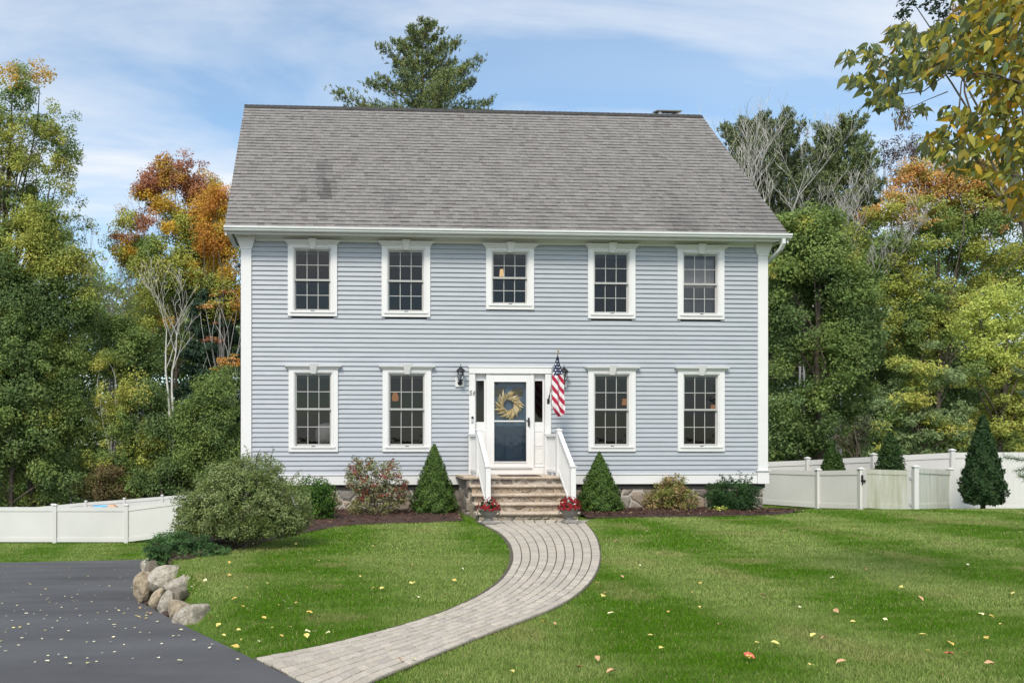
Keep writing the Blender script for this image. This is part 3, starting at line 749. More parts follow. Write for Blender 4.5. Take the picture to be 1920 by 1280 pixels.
# front entry: surround, sidelights, doors
ent = None
mb = MB()
X = lambda u: at(u, 780, 0).x
zt, zhd = 3.25, 3.085; xl, xr = DX-.93, DX+.93
mb.box(xl, xl+.135, -.06, .02, .83, zhd); mb.box(xr-.135, xr, -.06, .02, .83, zhd)                    # pilasters
mb.box(xl-.005, xr+.005, -.075, .02, zhd, zt-.03); mb.box(xl-.02, xr+.02, -.09, .02, zt-.03, zt)      # header
dl, dr = DX-.465, DX+.465
for a, b in ((dl-.075, dl), (dr, dr+.075)): mb.box(a, b, -.045, .12, .97, zhd)                         # mullions
mb.box(xl+.135, xr-.135, -.04, .12, .60, .975); mb.box(dl-.03, dr+.03, -.08, .0, .965, .985)           # kick board under the door
mb.box(dl, dr, -.03, .12, 3.06, zhd)
ent = mb.build('door_surround', M_white, house, bevel=.003)
for a, b in ((xl+.135, dl-.075), (dr+.075, xr-.135)):
    mb = MB(); z0, z1 = 2.0, 2.93; i = .035
    mb.box(a, b, .03, .09, .975, z0); mb.box(a, b, .03, .09, z1, zhd); mb.box(a, a+i, .029, .09, z0, z1); mb.box(b-i, b, .029, .09, z0, z1)
    for za, zb in ((1.07, 1.42), (1.46, 1.80)):
        mb.box(a+.035, b-.035, .020, .03, za, za+.012); mb.box(a+.035, b-.035, .020, .03, zb-.012, zb); mb.box(a+.035, a+.047, .021, .03, za, zb); mb.box(b-.047, b-.035, .021, .03, za, zb)
    mb.box(a, b, -.01, .03, .985, 1.0)
    s = mb.build('sidelight', M_white, house); mb = MB(); mb.add([(a+i,.06,z0),(b-i,.06,z0),(b-i,.06,z1),(a+i,.06,z1)], [(0,1,2,3)]); mb.build('pane', M_glass, s)
# blue six panel door
mb = MB(); za, zb = .99, 3.03; yd = .085; xa, xb = dl+.03, dr-.03
pw = .255; cxs = (DX-.205, DX+.205); pan = [(1.17, 1.72), (1.86, 2.45), (2.57, 2.78)]
zs = [za, 1.17, 1.72, 1.86, 2.45, 2.57, 2.78, zb]
mb.box(xa, xb, yd+.012, yd+.05, za, zb)
mb.box(xa, cxs[0]-pw/2, yd, yd+.012, za, zb); mb.box(cxs[0]+pw/2, cxs[1]-pw/2, yd, yd+.012, za, zb); mb.box(cxs[1]+pw/2, xb, yd, yd+.012, za, zb)
for c in cxs:
    for z0, z1 in zip(zs[0::2], zs[1::2]): mb.box(c-pw/2, c+pw/2, yd, yd+.012, z0, z1)
    for z0, z1 in pan:
        if z0 > 2.5: continue
        b0 = [(c-pw/2+.012, yd+.011, z0+.012), (c+pw/2-.012, yd+.011, z0+.012), (c+pw/2-.012, yd+.011, z1-.012), (c-pw/2+.012, yd+.011, z1-.012)]
        b1 = [(c-pw/2+.045, yd+.002, z0+.045), (c+pw/2-.045, yd+.002, z0+.045), (c+pw/2-.045, yd+.002, z1-.045), (c-pw/2+.045, yd+.002, z1-.045)]
        mb.hexa(b0, b1)
door = mb.build('front_door', M_door, house, bevel=.002)
mb = MB()
for c in cxs: mb.box(c-pw/2+.01, c+pw/2-.01, yd+.003, yd+.0105, 2.585, 2.765)
mb.build('door_light', simple('amber_glass', (.045,.04,.012), .2, .3, 9), door)
# white storm door in front
mb = MB(); yf = -.052; f = .10
mb.box(dl, dl+f, yf, yf+.035, .99, 3.05); mb.box(dr-f, dr, yf, yf+.035, .99, 3.05); mb.box(dl+f, dr-f, yf+.0005, yf+.035, .99, 1.115); mb.box(dl+f, dr-f, yf+.0005, yf+.035, 2.90, 3.05)
mb.box(dl+f, dr-f, yf+.004, yf+.03, 2.005, 2.035)
for a, b, c, d in ((dl+f-.012, dl+f, 1.115, 2.90), (dr-f, dr-f+.012, 1.115, 2.90)): mb.box(a, b, yf-.01, yf, c, d)
mb.box(dl+f-.012, dr-f+.012, yf-.01, yf, 2.90, 2.912); mb.box(dl+f-.012, dr-f+.012, yf-.01, yf, 1.103, 1.115)
storm = mb.build('storm_door', M_white, house, bevel=.002)
mb = MB()
for a, b in ((1.115, 2.005), (2.035, 2.90)): mb.add([(dl+f,yf+.018,a),(dr-f,yf+.018,a),(dr-f,yf+.018,b),(dl+f,yf+.018,b)], [(0,1,2,3)])
mb.build('pane', M_storm, storm)
mb = MB(); hx = dr-.045; mb.box(hx-.018, hx+.018, yf-.012, yf-.0002, 1.90, 2.10); mb.tube([(hx, yf-.012, 2.08), (hx, yf-.055, 2.07), (hx, yf-.055, 1.93), (hx, yf-.012, 1.92)], .011, 8); mb.box(hx-.11, hx, yf-.03, yf-.014, 2.025, 2.045); mb.build('handle', M_black, storm)
mb = MB(); mb.tube([(dl+f, yf-.013, 1.095), (dr-f, yf-.013, 1.095)], .006, 6); mb.build('closer', M_gutter, storm)
# house number and doorbell
def text(body, size, loc, m, name, parent, ext=.006):
    cu = bpy.data.curves.new(name, 'FONT'); cu.body = body; cu.size = size; cu.extrude = ext; cu.align_x = 'CENTER'; cu.align_y = 'CENTER'; cu.shear = .18; cu.space_character = 1.05
    to = bpy.data.objects.new(name, cu); C.objects.link(to); dg = bpy.context.evaluated_depsgraph_get(); dg.update()
    me = bpy.data.meshes.new_from_object(to.evaluated_get(dg)); bpy.data.objects.remove(to); me.materials.clear(); me.materials.append(m)
    o = link(name, me, parent, loc); o.rotation_euler = (math.pi/2, 0, 0); return o
text('56', .155, (xl+.066, -.067, at(885, 737, 0).z), simple('number_bronze', (.22,.20,.18), .4, .2, 10), 'house_number', house)
mb = MB(); zb_ = at(885, 786, 0).z; mb.box(xl+.045, xl+.095, -.085, -.06, zb_-.07, zb_+.07); db = mb.build('doorbell', M_grey, house, bevel=.006)
mb = MB(); mb.box(xl+.047, xl+.093, -.089, -.0855, zb_+.015, zb_+.068); mb.lathe([(.012,0),(.012,.003)], (xl+.07, -.0855, zb_-.03), 12); mb.build('camera_panel', M_black, db)
mb = MB(); mb.lathe([(.016, 0), (.016, .004)], (0,0,0), 14); rb = mb.build('button', M_white, db); rb.rotation_euler = (math.pi/2, 0, 0); rb.location = (xl+.07, -.0855, zb_-.035)
# flood light on the left corner
p = at(445, 497, .1); t = thing('floodlight', 'small white twin floodlight fixed to the house at the left corner board', 'floodlight', (HX0-.05, .12, p.z))
mb = MB(); mb.lathe([(.05,0),(.05,.03),(.03,.05)], (0,0,0), 12); b_ = mb.build('base_plate', M_black, t); b_.rotation_euler = (0, -math.pi/2, 0)
for dy in (-.05, .09):
    mb = MB(); mb.lathe([(.025,0),(.04,.05),(.055,.12),(.05,.125),(.03,.10)], (0,0,0), 12); b_ = mb.build('lamp_head', M_grey, t, smooth=True); b_.location = (-.05, dy, -.01); b_.rotation_euler = (math.radians(40), math.radians(-100), 0)

# ------------------------------------------------------------------ wall lanterns
def lantern(x, z, label):
    t = thing('wall_lantern', label, 'lantern', (x, -.03, z), 'lanterns beside the front door')
    mb = MB(); mb.box(-.1, .1, -.03, .012, -.16, .06); mb.build('mounting_block', M_white, t, bevel=.004)
    mb = MB(); mb.lathe([(.05,0),(.055,.012),(.02,.03)], (0,0,0), 14); o = mb.build('wall_plate', M_black, t); o.location = (0,-.03,-.07); o.rotation_euler = (math.pi/2,0,0)
    mb = MB(); mb.tube([(0,-.05,-.07),(0,-.13,-.10),(0,-.15,-.05),(0,-.15,-.035)], .012, 8); mb.lathe([(.02,-.04),(.055,-.03),(.06,-.01)], (0,-.15,0), 6); mb.build('arm', M_black, t)
    mb = MB()
    for k in range(6):
        a = k*math.pi/3+.5; mb.tube([(.055*math.cos(a), -.15+.055*math.sin(a), -.01), (.08*math.cos(a), -.15+.08*math.sin(a), .17)], .005, 5)
    mb.lathe([(.06,-.012),(.06,-.004)], (0,-.15,0), 6); mb.lathe([(.082,.165),(.082,.175)], (0,-.15,0), 6); mb.build('cage', M_black, t)
    mb = MB(); mb.lathe([(.115,.17),(.11,.182),(.065,.235),(.03,.26),(.022,.28),(.008,.29),(.008,.335),(.002,.345)], (0,-.15,0), 12); mb.build('cap', M_black, t, smooth=True)
    mb = MB(); mb.lathe([(.052,0),(.075,.165)], (0,-.15,0), 6); mb.build('glass', M_storm, t)
    mb = MB(); mb.lathe([(.012,0),(.014,.05),(.022,.07),(.012,.11)], (0,-.15,0), 8); mb.build('bulb', M_grey, t, smooth=True)
zl = at(861, 712, 0).z
lantern(at(861.5, 712, 0).x, zl, 'black wall lantern on the clapboards left of the door, beside the house number')
lantern(at(1053.5, 712, 0).x, zl, 'black wall lantern partly hidden behind the flag')

# ------------------------------------------------------------------ wreath
t = thing('wreath', 'round straw-coloured corn husk wreath hanging on the blue front door', 'wreath', (DX+.0, .03, at(953.5, 759, 0).z))
t.location.x = at(953.5, 759, 0.03).x
mb = MB(); tp = [(.15*math.cos(a), .0, .15*math.sin(a)) for a in np.linspace(0, 2*math.pi, 25)]; mb.tube(tp, .028, 8); mb.build('ring', simple('husk_ring', (.42,.30,.14), .9, .3, 12), t)
mb = MB(); mb.c = []; rr = random.Random(5)
for k in range(230):
    a = rr.uniform(0, 2*math.pi); r0 = rr.uniform(.11, .225); ln = rr.uniform(.10, .20); sk = rr.uniform(.5, 1.5)
    rad = Vector((math.cos(a), 0, math.sin(a))); tan = Vector((math.sin(a), 0, -math.cos(a)))
    p = rad*r0 + Vector((0, rr.uniform(-.045, .03), 0)); d = (rad*math.cos(sk) + tan*math.sin(sk) + Vector((0, rr.uniform(-.35, .1), 0))).normalized()
    s = d.cross(Vector((0,1,0))).normalized()*rr.uniform(.008, .018); tw = Vector((0, rr.uniform(-.012,.012), 0))
    q = p+d*ln*.45
    mb.add([p-s*.4, p+s*.4, q+s+tw, q-s-tw, p+d*ln], [(0,1,2,3), (3,2,4)])
    g = rr.uniform(.55, 1.1); c = rr.choice([(.62,.45,.17), (.70,.56,.29), (.46,.31,.09), (.74,.65,.42)]); mb.c += [tuple(x*g for x in c)]*5
mb.build('husk_leaves', M_straw, t)

# ------------------------------------------------------------------ flag
t = thing('flag', 'United States flag hanging furled from an angled pole at the door surround', 'flag', (4.96, -.06, 2.47))
B = Vector((0, 0, 0)); T = Vector((-.02, -.92, 1.04))
mb = MB(); mb.tube([B, T*.98], .011, 8); mb.build('pole', M_wood, t); 
mb = MB(); mb.lathe([(.001,0),(.018,.012),(.024,.03),(.018,.048),(.001,.06)], tuple(T*.975), 10); mb.build('finial', M_wood, t, smooth=True)
mb = MB(); mb.box(-.03, .03, -.001, .012, -.07, .05); mb.tube([B*0+Vector((0,-.004,-.01)), T*.12], .017, 8); mb.build('bracket', M_iron, t)
def flag_mesh():
    yf = -.78; base = Vector((4.96, -.06, 2.47))
    Lp = [(1042,668),(1038,684),(1035,700),(1034,716),(1036,735),(1035,752),(1038,765),(1042,774),(1048,781)]
    Rp = [(1044,667),(1048,684),(1053,698),(1056,712),(1056,730),(1057,748),(1058,764),(1058,771),(1056,777)]
    nu, nv = 64, 150; vs = []; me_f = []; mi = []
    def ip(P, t): 
        s = t*(len(P)-1); k = min(int(s), len(P)-2); f = s-k; return (P[k][0]*(1-f)+P[k+1][0]*f, P[k][1]*(1-f)+P[k+1][1]*f)
    for j in range(nv+1):
        t_ = j/nv; l = ip(Lp, t_); r = ip(Rp, t_)
        for i in range(nu+1):
            s = i/nu; u = l[0]*(1-s)+r[0]*s; v = l[1]*(1-s)+r[1]*s
            p = at(u, v, yf+.0) - base
            y = yf + .06*math.sin(s*math.pi*3.0+.6+t_*1.2)*(0.25+.75*t_) + (-.10*(1-t_)**2)
            vs.append((p.x, y-base.y, p.z))
    import itertools
    for j in range(nv):
        for i in range(nu):
            me_f.append((j*(nu+1)+i, j*(nu+1)+i+1, (j+1)*(nu+1)+i+1, (j+1)*(nu+1)+i))
            s = (i+.5)/nu; t_ = (j+.5)/nv; l = ip(Lp, t_); r = ip(Rp, t_); u = l[0]*(1-s)+r[0]*s; v = l[1]*(1-s)+r[1]*s
            cant = v < 706 - (u-1034)*.22 and not (u < 1037.3 and v > 697)
            if cant:
                a, b = (u-1031)/4.6, (v-664)/5.4
                k = int(math.floor(b)); fx_ = (a + .5*(k % 2)) % 1 - .5; fy_ = b % 1 - .5
                mi.append(2 if (fx_*4.6)**2 + (fy_*5.4)**2 < 1.15**2 and v > 676 else 0)
            else:
                w = (v - (u-1034)*1.42 - 700)/ 18.5
                mi.append(1 if (w % 1) < .5 else 3)
    me = bpy.data.meshes.new('flag_cloth'); me.from_pydata(vs, [], me_f)
    for m in (simple('flag_blue', (.018,.025,.075), .8, .1, 8), simple('flag_red', (.38,.015,.05), .8, .1, 8), simple('flag_star', (.75,.75,.76), .8, .03, 8), simple('flag_white', (.72,.68,.68), .8, .05, 8)): me.materials.append(m)
    me.polygons.foreach_set('material_index', mi); me.polygons.foreach_set('use_smooth', [True]*len(me_f)); me.update()
    link('flag_cloth', me, t)
flag_mesh()

# ------------------------------------------------------------------ front steps, mat, railings, urns
SX = 4.05
st = thing('front_steps', 'fieldstone front steps with tan stone treads below the door', 'steps', (SX, -1.2, 0))
def lp(mb, name, m, bev=0):
    o = mb.build(name, m, st, bevel=bev); o.location = (-SX, 1.2, 0); return o
def slab(mb, x0, x1, y0, y1, z0, z1, seed):
    r = random.Random(seed); n = 40; vs = []; e = lambda: r.uniform(-.010, .010)
    xs_ = np.linspace(x0, x1, n)
    o = len(mb.v)
    for x in xs_:
        a = e(); mb.v += [(x, y0+a+.008, z0), (x, y0+a*1.0-.004, (z0+z1)/2+e()*.6), (x, y0+a+.006+e()*.5, z1), (x, y1, z1), (x, y1, z0)]
    for i in range(n-1):
        for k in range(5): mb.f.append((o+i*5+k, o+i*5+(k+1)%5, o+(i+1)*5+(k+1)%5, o+(i+1)*5+k)); mb.m.append(0)
    mb.f.append(tuple(o+k for k in range(5))); mb.m.append(0); mb.f.append(tuple(o+(n-1)*5+k for k in range(5))[::-1]); mb.m.append(0)
RI, TR, NT = .166, .28, 5
mb = MB(); mb.box(SX-1.12, SX+.95, -1.14, -.065, -.3, .83-.05); lp(mb, 'base', M_field)
mb = MB(); slab(mb, SX-1.20, SX+1.00, -1.21, -.062, .83-.055, .83, 1); lp(mb, 'landing', M_tread)
for i in range(1, 5):
    z = .83-RI*i; y1 = -1.14-TR*(i-1); y0 = y1-TR
    mb = MB(); mb.box(SX-1.05, SX+.93, y0+.0, y1, -.3, z-.05); lp(mb, 'riser', M_riser)
    mb = MB(); slab(mb, SX-1.09-.008*i, SX+.97, y0-.055, y1, z-.05, z, 10+i); lp(mb, 'tread', M_tread)
mb = MB(); rr = random.Random(4)
for k in range(9): mb.box(DX-.42+k*.093, DX-.34+k*.093, -1.19, -.75, .832, .845+rr.random()*.006)
mb.box(DX-.43, DX+.43, -1.188, -.74, .831, .838); tag(mb.build('doormat', M_mat), 'dark coir doormat lying on the stone landing', 'doormat')

def railing(sx, xx, label):
    xt = SX + sx*.85 - (.01 if sx < 0 else -.01)
    t = thing('stair_railing', label, 'railing', (xt, -1.1, .83), 'white stair railings')
    def P(mb, name, bev=.003): 
        o = mb.build(name, M_white, t, bevel=bev); o.location = (-xt, 1.1, -.83); return o
    def post(y, z0, z1, w=.10, wall=False):
        mb = MB(); x = xt + (sx*.0)
        mb.box(x-w/2, x+w/2, y-w/2, y+w/2, z0, z1); mb.box(x-w/2-.018, x+w/2+.018, y-w/2-.018, y+w/2+.018, z1, z1+.025)
        q = lambda e, z: [(x-e,y-e,z),(x+e,y-e,z),(x+e,y+e,z),(x-e,y+e,z)]
        mb.hexa(q(w/2+.008, z1+.025), q(.015, z1+.045)); P(mb, 'wall_post' if wall else 'newel_post')
    y_top, y_bot = -1.10, -2.15
    post(-.13, .83, 1.72, .10, True); post(y_top, .83, 1.80); post(y_bot, .166, 1.06)
    mb = MB(); mb.beam((xt, -.18, 1.70), (xt, y_top+.05, 1.70), .075, .06); P(mb, 'level_rail')
    mb = MB(); mb.beam((xt, -.18, .93), (xt, y_top+.05, .93), .05, .06); P(mb, 'bottom_rail')
    a, b = (xt, y_top-.03, 1.77), (xt, y_bot+.03, 1.075)
    mb = MB(); mb.beam(a, b, .085, .06); P(mb, 'handrail')
    c, d = (xt, y_top-.05, .94), (xt, y_bot+.05, .245)
    mb = MB(); mb.beam(c, d, .05, .06); P(mb, 'bottom_rail')
    for y in np.arange(-.28, -1.0, -.105):
        mb = MB(); mb.box(xt-.017, xt+.017, y-.017, y+.017, .95, 1.68); P(mb, 'baluster', 0)
    for y in np.arange(-1.25, -2.08, -.105):
        f = (y-a[1])/(b[1]-a[1]); zt_ = a[2]+(b[2]-a[2])*f-.02; zb2 = c[2]+(d[2]-c[2])*f+.02
        mb = MB(); mb.box(xt-.017, xt+.017, y-.017, y+.017, zb2, zt_); P(mb, 'baluster', 0)
    mb = MB(); mb.box(xt-.02, xt+.02, -.62, -.58, .83, .90); P(mb, 'rail_foot')
railing(-1, 0, 'white picket stair railing on the side nearest the house number')
railing(1, 0, 'white picket stair railing on the side nearest the flag')

def urn(x, y, label):
    t = thing('planter_urn', label, 'urn', (x, y, .03), 'urns at the foot of the steps')
    mb = MB(); mb.box(-.135, .135, -.135, .135, 0, .03); q = lambda e, z: [(-e,-e,z),(e,-e,z),(e,e,z),(-e,e,z)]
    mb.hexa(q(.13,.03), q(.085,.07)); mb.build('pedestal', M_urn, t, bevel=.006)
    mb = MB(); mb.lathe([(.08,.068),(.072,.085),(.07,.10),(.08,.12),(.12,.155),(.16,.20),(.175,.245),(.182,.25),(.196,.258),(.200,.275),(.196,.292),(.180,.296),(.170,.28),(.15,.24)], (0,0,0), 28); mb.build('bowl', M_urn, t, smooth=True)
    for k in range(2):
        s = -1 if k else 1; mb = MB(); mb.tube([(s*.165,0,.235),(s*.21,0,.21),(s*.20,0,.17),(s*.145,0,.165)], .014, 6); mb.build('handle', M_urn, t, smooth=True)
    mb = MB(); mb.lathe([(.001,.262),(.165,.262),(.165,.27)], (0,0,0), 20); mb.build('soil', M_mulch, t)
UL = gnd(916, 981.5, .03); UR = gnd(1068, 980, .03)
urn(UL.x, UL.y, 'grey pedestal urn at the foot of the steps, below the house number side')
urn(UR.x, UR.y, 'grey pedestal urn at the foot of the steps, below the flag side railing')

# ------------------------------------------------------------------ foliage
def unit(a): return a/np.maximum(np.linalg.norm(a, axis=-1, keepdims=True), 1e-9)
def leaf_quads(P, Nn, D, ln, wd, fold=.15):
    """rhombic leaves at P with normal Nn, direction D"""
    D = unit(D - Nn*np.sum(D*Nn, -1, keepdims=True)); S = np.cross(Nn, D)
    ln = ln[:, None]; wd = wd[:, None]
    b = P - D*ln*.5; m = P - D*ln*.06
    V = np.stack([b, m + S*wd*.5 + Nn*wd*fold, P + D*ln*.5, m - S*wd*.5 + Nn*wd*fold], 1)
    return V.reshape(-1, 3)
def cloud_np(cen, rad, per, ln, wd, cols, flat=.55, up=.9, droop=.25, jit=.28, outw=None, rng=RNG):
    """clusters of leaves: cen (n,3), rad (n,), colours per cluster (n,3)"""
    n = len(cen); per = np.broadcast_to(per, n).astype(int); idx = np.repeat(np.arange(n), per); m = len(idx)
    d = unit(rng.normal(size=(m, 3)))*(rng.random((m, 1))**.45)
    off = d*rad[idx][:, None]*np.array([1, 1, flat]); P = cen[idx] + off
    nn = np.array([0, 0, up]) + rng.normal(size=(m, 3))*.62 + d*.35 + (0 if outw is None else outw[idx]*.75)
    dirn = d*np.array([1, 1, .3]) + rng.normal(size=(m, 3))*.7; dirn[:, 2] -= droop
    V = leaf_quads(P, unit(nn), dirn, ln*rng.uniform(.6, 1.35, m), wd*rng.uniform(.6, 1.35, m))
    c = cols[idx]*rng.uniform(1-jit, 1+jit, (m, 1))*rng.uniform(.93, 1.07, (m, 3))
    return V, np.repeat(c, 4, 0)
def quads_obj(name, Vs, Cs, mat, parent, loc):
    V = np.concatenate(Vs) - np.array(loc); Cc = np.concatenate(Cs)
    return np_mesh(name, V, np.arange(len(V)).reshape(-1, 4), mat, np.clip(Cc, 0, 1), parent)
def pick(pal, n, rng=RNG):
    P = np.array([p[:3] for p in pal]); w = np.array([p[3] if len(p) > 3 else 1 for p in pal], float); return P[rng.choice(len(P), n, p=w/w.sum())]
GREEN = dict(
 dark=[(.030,.055,.016),(.040,.070,.018),(.055,.085,.022,.6)],
 mid=[(.050,.085,.018),(.070,.105,.022),(.085,.12,.028),(.04,.07,.016)],
 yellowish=[(.105,.135,.022),(.14,.155,.026),(.08,.11,.022),(.17,.16,.03,.5)],
 lime=[(.15,.19,.035),(.19,.22,.045),(.12,.16,.03)],
 sage=[(.10,.155,.052),(.125,.18,.062),(.085,.13,.04)],
 orange=[(.28,.14,.035),(.32,.17,.04),(.24,.13,.04)],
 gold=[(.30,.19,.03),(.25,.17,.03),(.19,.15,.03)],
 rust=[(.20,.095,.065),(.23,.115,.065),(.17,.085,.065)],
 coral=[(.29,.155,.08),(.27,.185,.075),(.22,.185,.06)],
 pine=[(.035,.060,.022),(.050,.080,.025),(.065,.095,.030)],
 pinegold=[(.10,.11,.03),(.14,.11,.03)],
 bluepine=[(.020,.045,.028),(.028,.06,.035)])

for _k in GREEN:
    _g = {'sage':1.15,'coral':1.3,'orange':1.15,'gold':1.3,'rust':1.15,'pine':1.3,'bluepine':1.3}.get(_k, 1.75)*1.62; _r = {'yellowish':1.18,'lime':1.2,'gold':1.15,'coral':1.2,'orange':1.15,'rust':1.15}.get(_k, 1.24); GREEN[_k] = [(p[0]*_g*_r, p[1]*_g*1.08, p[2]*_g*(.9 if _k in ('rust','orange','gold','coral') else 1.4))+tuple(p[3:]) for p in GREEN[_k]]
def limb(mb, a, b, r0, r1, rng, seg=5, n=5, sag=.08):
    a = Vector(a); b = Vector(b); L_ = (b-a).length; pts = []
    side = Vector(rng.normal(size=3))*L_*sag
    for i in range(n+1):
        t = i/n; p = a.lerp(b, t); p += side*math.sin(t*math.pi); p.z += L_*.10*math.sin(t*math.pi); pts.append(p)
    mb.tube(pts, [r0+(r1-r0)*i/n for i in range(n+1)], seg, cap=False)
def broadleaf(name, label, cat, u, Y, lobes, colf, trunk_m, group=None, leaf_px=4.2, cl_px=17, layers=4.2, cover=.62, seed=0, depth=1.0, base_u=None, trunk_r=.16, limbs=16, flat=.85, aspect=.62, droop=.35, up=.7, gap=.37):
    """lobes: (u, v, half width, half height) ellipses seen in the picture, turned into ellipsoids standing at distance Y"""
    rng = np.random.default_rng(100+seed); px = 1/scale_at(u, Y)
    bu = base_u if base_u is not None else u
    bp = at(bu, PY, Y); base = Vector((bp.x, Y, h(bp.x, Y)))
    t = thing(name, label, cat, base, group)
    cen = []; ow = []
    for (lu, lv, ru, rv) in lobes:
        n = max(3, int(ru*rv*layers*1.5/cl_px**2))
        d = unit(rng.normal(size=(n, 3)))*(rng.random((n, 1))**.28); ow.append(d*[1,1,.6])
        p0 = at(lu, lv, Y); q = np.array(p0) + d*np.array([ru*px, min(ru, rv)*px*depth, rv*px]); cen.append(q)
    cen = np.concatenate(cen); ow = np.concatenate(ow); kp = cen[:, 2] > base.z+.15; kq = int(rng.integers(1, 999)); gp1 = .6*vnoise(cen[:,0]/px, cen[:,2]/px+cen[:,1]/px*.7, 58, kq)+.4*vnoise(cen[:,0]/px+cen[:,1]/px*.6, cen[:,2]/px, 24, kq+3); kp &= gp1 > gap; cen = cen[kp]; ow = ow[kp]; rad = cl_px*px*np.exp(rng.normal(size=len(cen))*.32)
    ppu = np.array([PX + F*math.tan(math.atan2(c[0], c[1]-CY)-TH) for c in cen]); fwv = (cen[:,1]-CY)*math.cos(TH)+cen[:,0]*math.sin(TH); ppv = PY-(cen[:,2]-CZ)*F/fwv
    cols = colf(ppu, ppv, rng)
    leaf_px = leaf_px*.96; per = np.maximum(4, cover*np.pi*(rad/px)**2/(leaf_px*leaf_px*aspect*.6)/.72)
    V, c = cloud_np(cen, rad, per, leaf_px*px, leaf_px*px*aspect, cols, flat, up*.62, droop, .30, ow, rng=rng)
    quads_obj('crown', [V], [c], M_leaf, t, base)
    mb = MB(); top = cen[np.argmax(cen[:, 2])]; mid = cen.mean(0)
    tp = [Vector((0,0,-.3)), Vector((0,0,.4))]; H_ = top[2]-base.z
    for f in (.25, .5, .75, .95): tp.append(Vector(((mid[0]-base.x)*f + rng.normal()*.12, rng.normal()*.12, H_*f)))
    mb.tube(tp, [trunk_r*1.25, trunk_r, trunk_r*.8, trunk_r*.6, trunk_r*.35, trunk_r*.1], 8, cap=False)
    sel = cen[rng.choice(len(cen), min(limbs, len(cen)), replace=False)]
    for q in sel:
        q = Vector(q)-base; f = np.clip((q.z/H_)*.62, .08, .9); k = f*.95; a = Vector(((mid[0]-base.x)*k, 0, H_*k))
        limb(mb, a, q, trunk_r*.42*(1-f*.6), .012, rng)
    mb.build('trunk', trunk_m, t, smooth=True)
    return t
def egg(u, vt, vb, hw, seed, n=7):
    """lobes filling a crown from vt (top) to vb (bottom) of half width hw"""
    r = random.Random(seed); H_ = vb-vt; out = [(u, vt+H_*.42, hw*.62, H_*.38)]
    for i in range(n):
        t = (i+.6)/n; w = hw*(math.sin(math.pi*min(1, .18+t*.75))**.8); rr_ = hw*r.uniform(.30, .48)
        out.append((u + (1 if i % 2 else -1)*r.uniform(.25, .75)*w, vt+rr_*.6+t*(H_-rr_*1.1), rr_, rr_*r.uniform(.7, 1.0)))
    out.append((u+r.uniform(-.2,.2)*hw, vt+hw*.35, hw*.36, hw*.4))
    return out
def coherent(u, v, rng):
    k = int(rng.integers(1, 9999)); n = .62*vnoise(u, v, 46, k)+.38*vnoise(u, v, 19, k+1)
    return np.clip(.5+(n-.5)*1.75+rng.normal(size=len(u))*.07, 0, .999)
def soft(name, rng):
    P = np.array([p[:3] for p in GREEN[name]]); return P.mean(0)*.6+pick(GREEN[name], 1, rng)[0]*.4
def pal(*names):
    def f(u, v, rng):
        r = coherent(u, v, rng); return np.array([soft(names[int(x*len(names))], rng) for x in r])
    return f
def zone(fn):
    """fn(u, v, noise) -> palette name for each cluster"""
    def f(u, v, rng):
        r = coherent(u, v, rng); return np.array([soft(fn(u[i], v[i], r[i]), rng) for i in range(len(u))])
    return f

# ---- left wood
def c_l1(u, v, r): return 'gold' if v < 150 and r < .6 else 'yellowish' if r < .55 else 'mid'
broadleaf('oak_tree', 'tall airy oak with orange-tipped top at the left edge of the picture', 'tree', 0, 34,
  [(70,165,45,45),(20,170,40,50),(90,225,52,45),(40,260,60,60),(115,270,32,45),(10,330,70,70),(95,330,45,50),(125,300,22,30),(40,400,70,55),(85,395,40,40),(-60,260,70,120)], zone(c_l1), M_bark, 'trees behind the left fence', leaf_px=4.6, cl_px=13, layers=2.3, seed=1, base_u=-20, trunk_r=.3, limbs=34)
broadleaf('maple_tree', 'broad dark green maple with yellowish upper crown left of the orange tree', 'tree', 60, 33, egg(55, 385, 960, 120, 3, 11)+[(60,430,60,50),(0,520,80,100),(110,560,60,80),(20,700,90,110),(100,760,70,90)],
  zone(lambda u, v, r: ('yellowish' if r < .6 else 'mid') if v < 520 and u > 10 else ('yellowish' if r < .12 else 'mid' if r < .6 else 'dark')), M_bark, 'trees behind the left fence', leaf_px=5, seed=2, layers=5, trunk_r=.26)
broadleaf('maple_tree', 'green maple filling the lower left edge of the picture above the fence', 'tree', 20, 31.5, [(10,640,80,60),(60,720,80,60),(-10,780,90,80),(70,840,80,70),(0,900,80,50),(110,890,60,50)], pal('mid','dark','mid'), M_bark, 'trees behind the left fence', leaf_px=6, seed=3, layers=4)
broadleaf('sapling', 'loose pale green sapling poking into the sky beside the tall oak', 'tree', 135, 36, [(140,375,14,24),(115,400,24,18),(130,430,45,30),(110,470,50,40)], pal('mid','yellowish'), M_greyb, 'trees behind the left fence', leaf_px=4.5, cl_px=9, layers=1.6, seed=4, trunk_r=.06)
def c_or(u, v, r):
    if v < 360: return 'rust' if r < .6 else 'gold' if r < .8 else 'yellowish'
    if u > 375: return 'orange' if r < .2 else 'gold' if r < .75 else 'yellowish'
    if v < 450: return 'rust' if (r < .15 or (u < 255 and r < .45)) else 'gold' if r < .55 else 'yellowish'
    return 'gold' if r < .26 else 'yellowish' if r < .7 else 'mid'
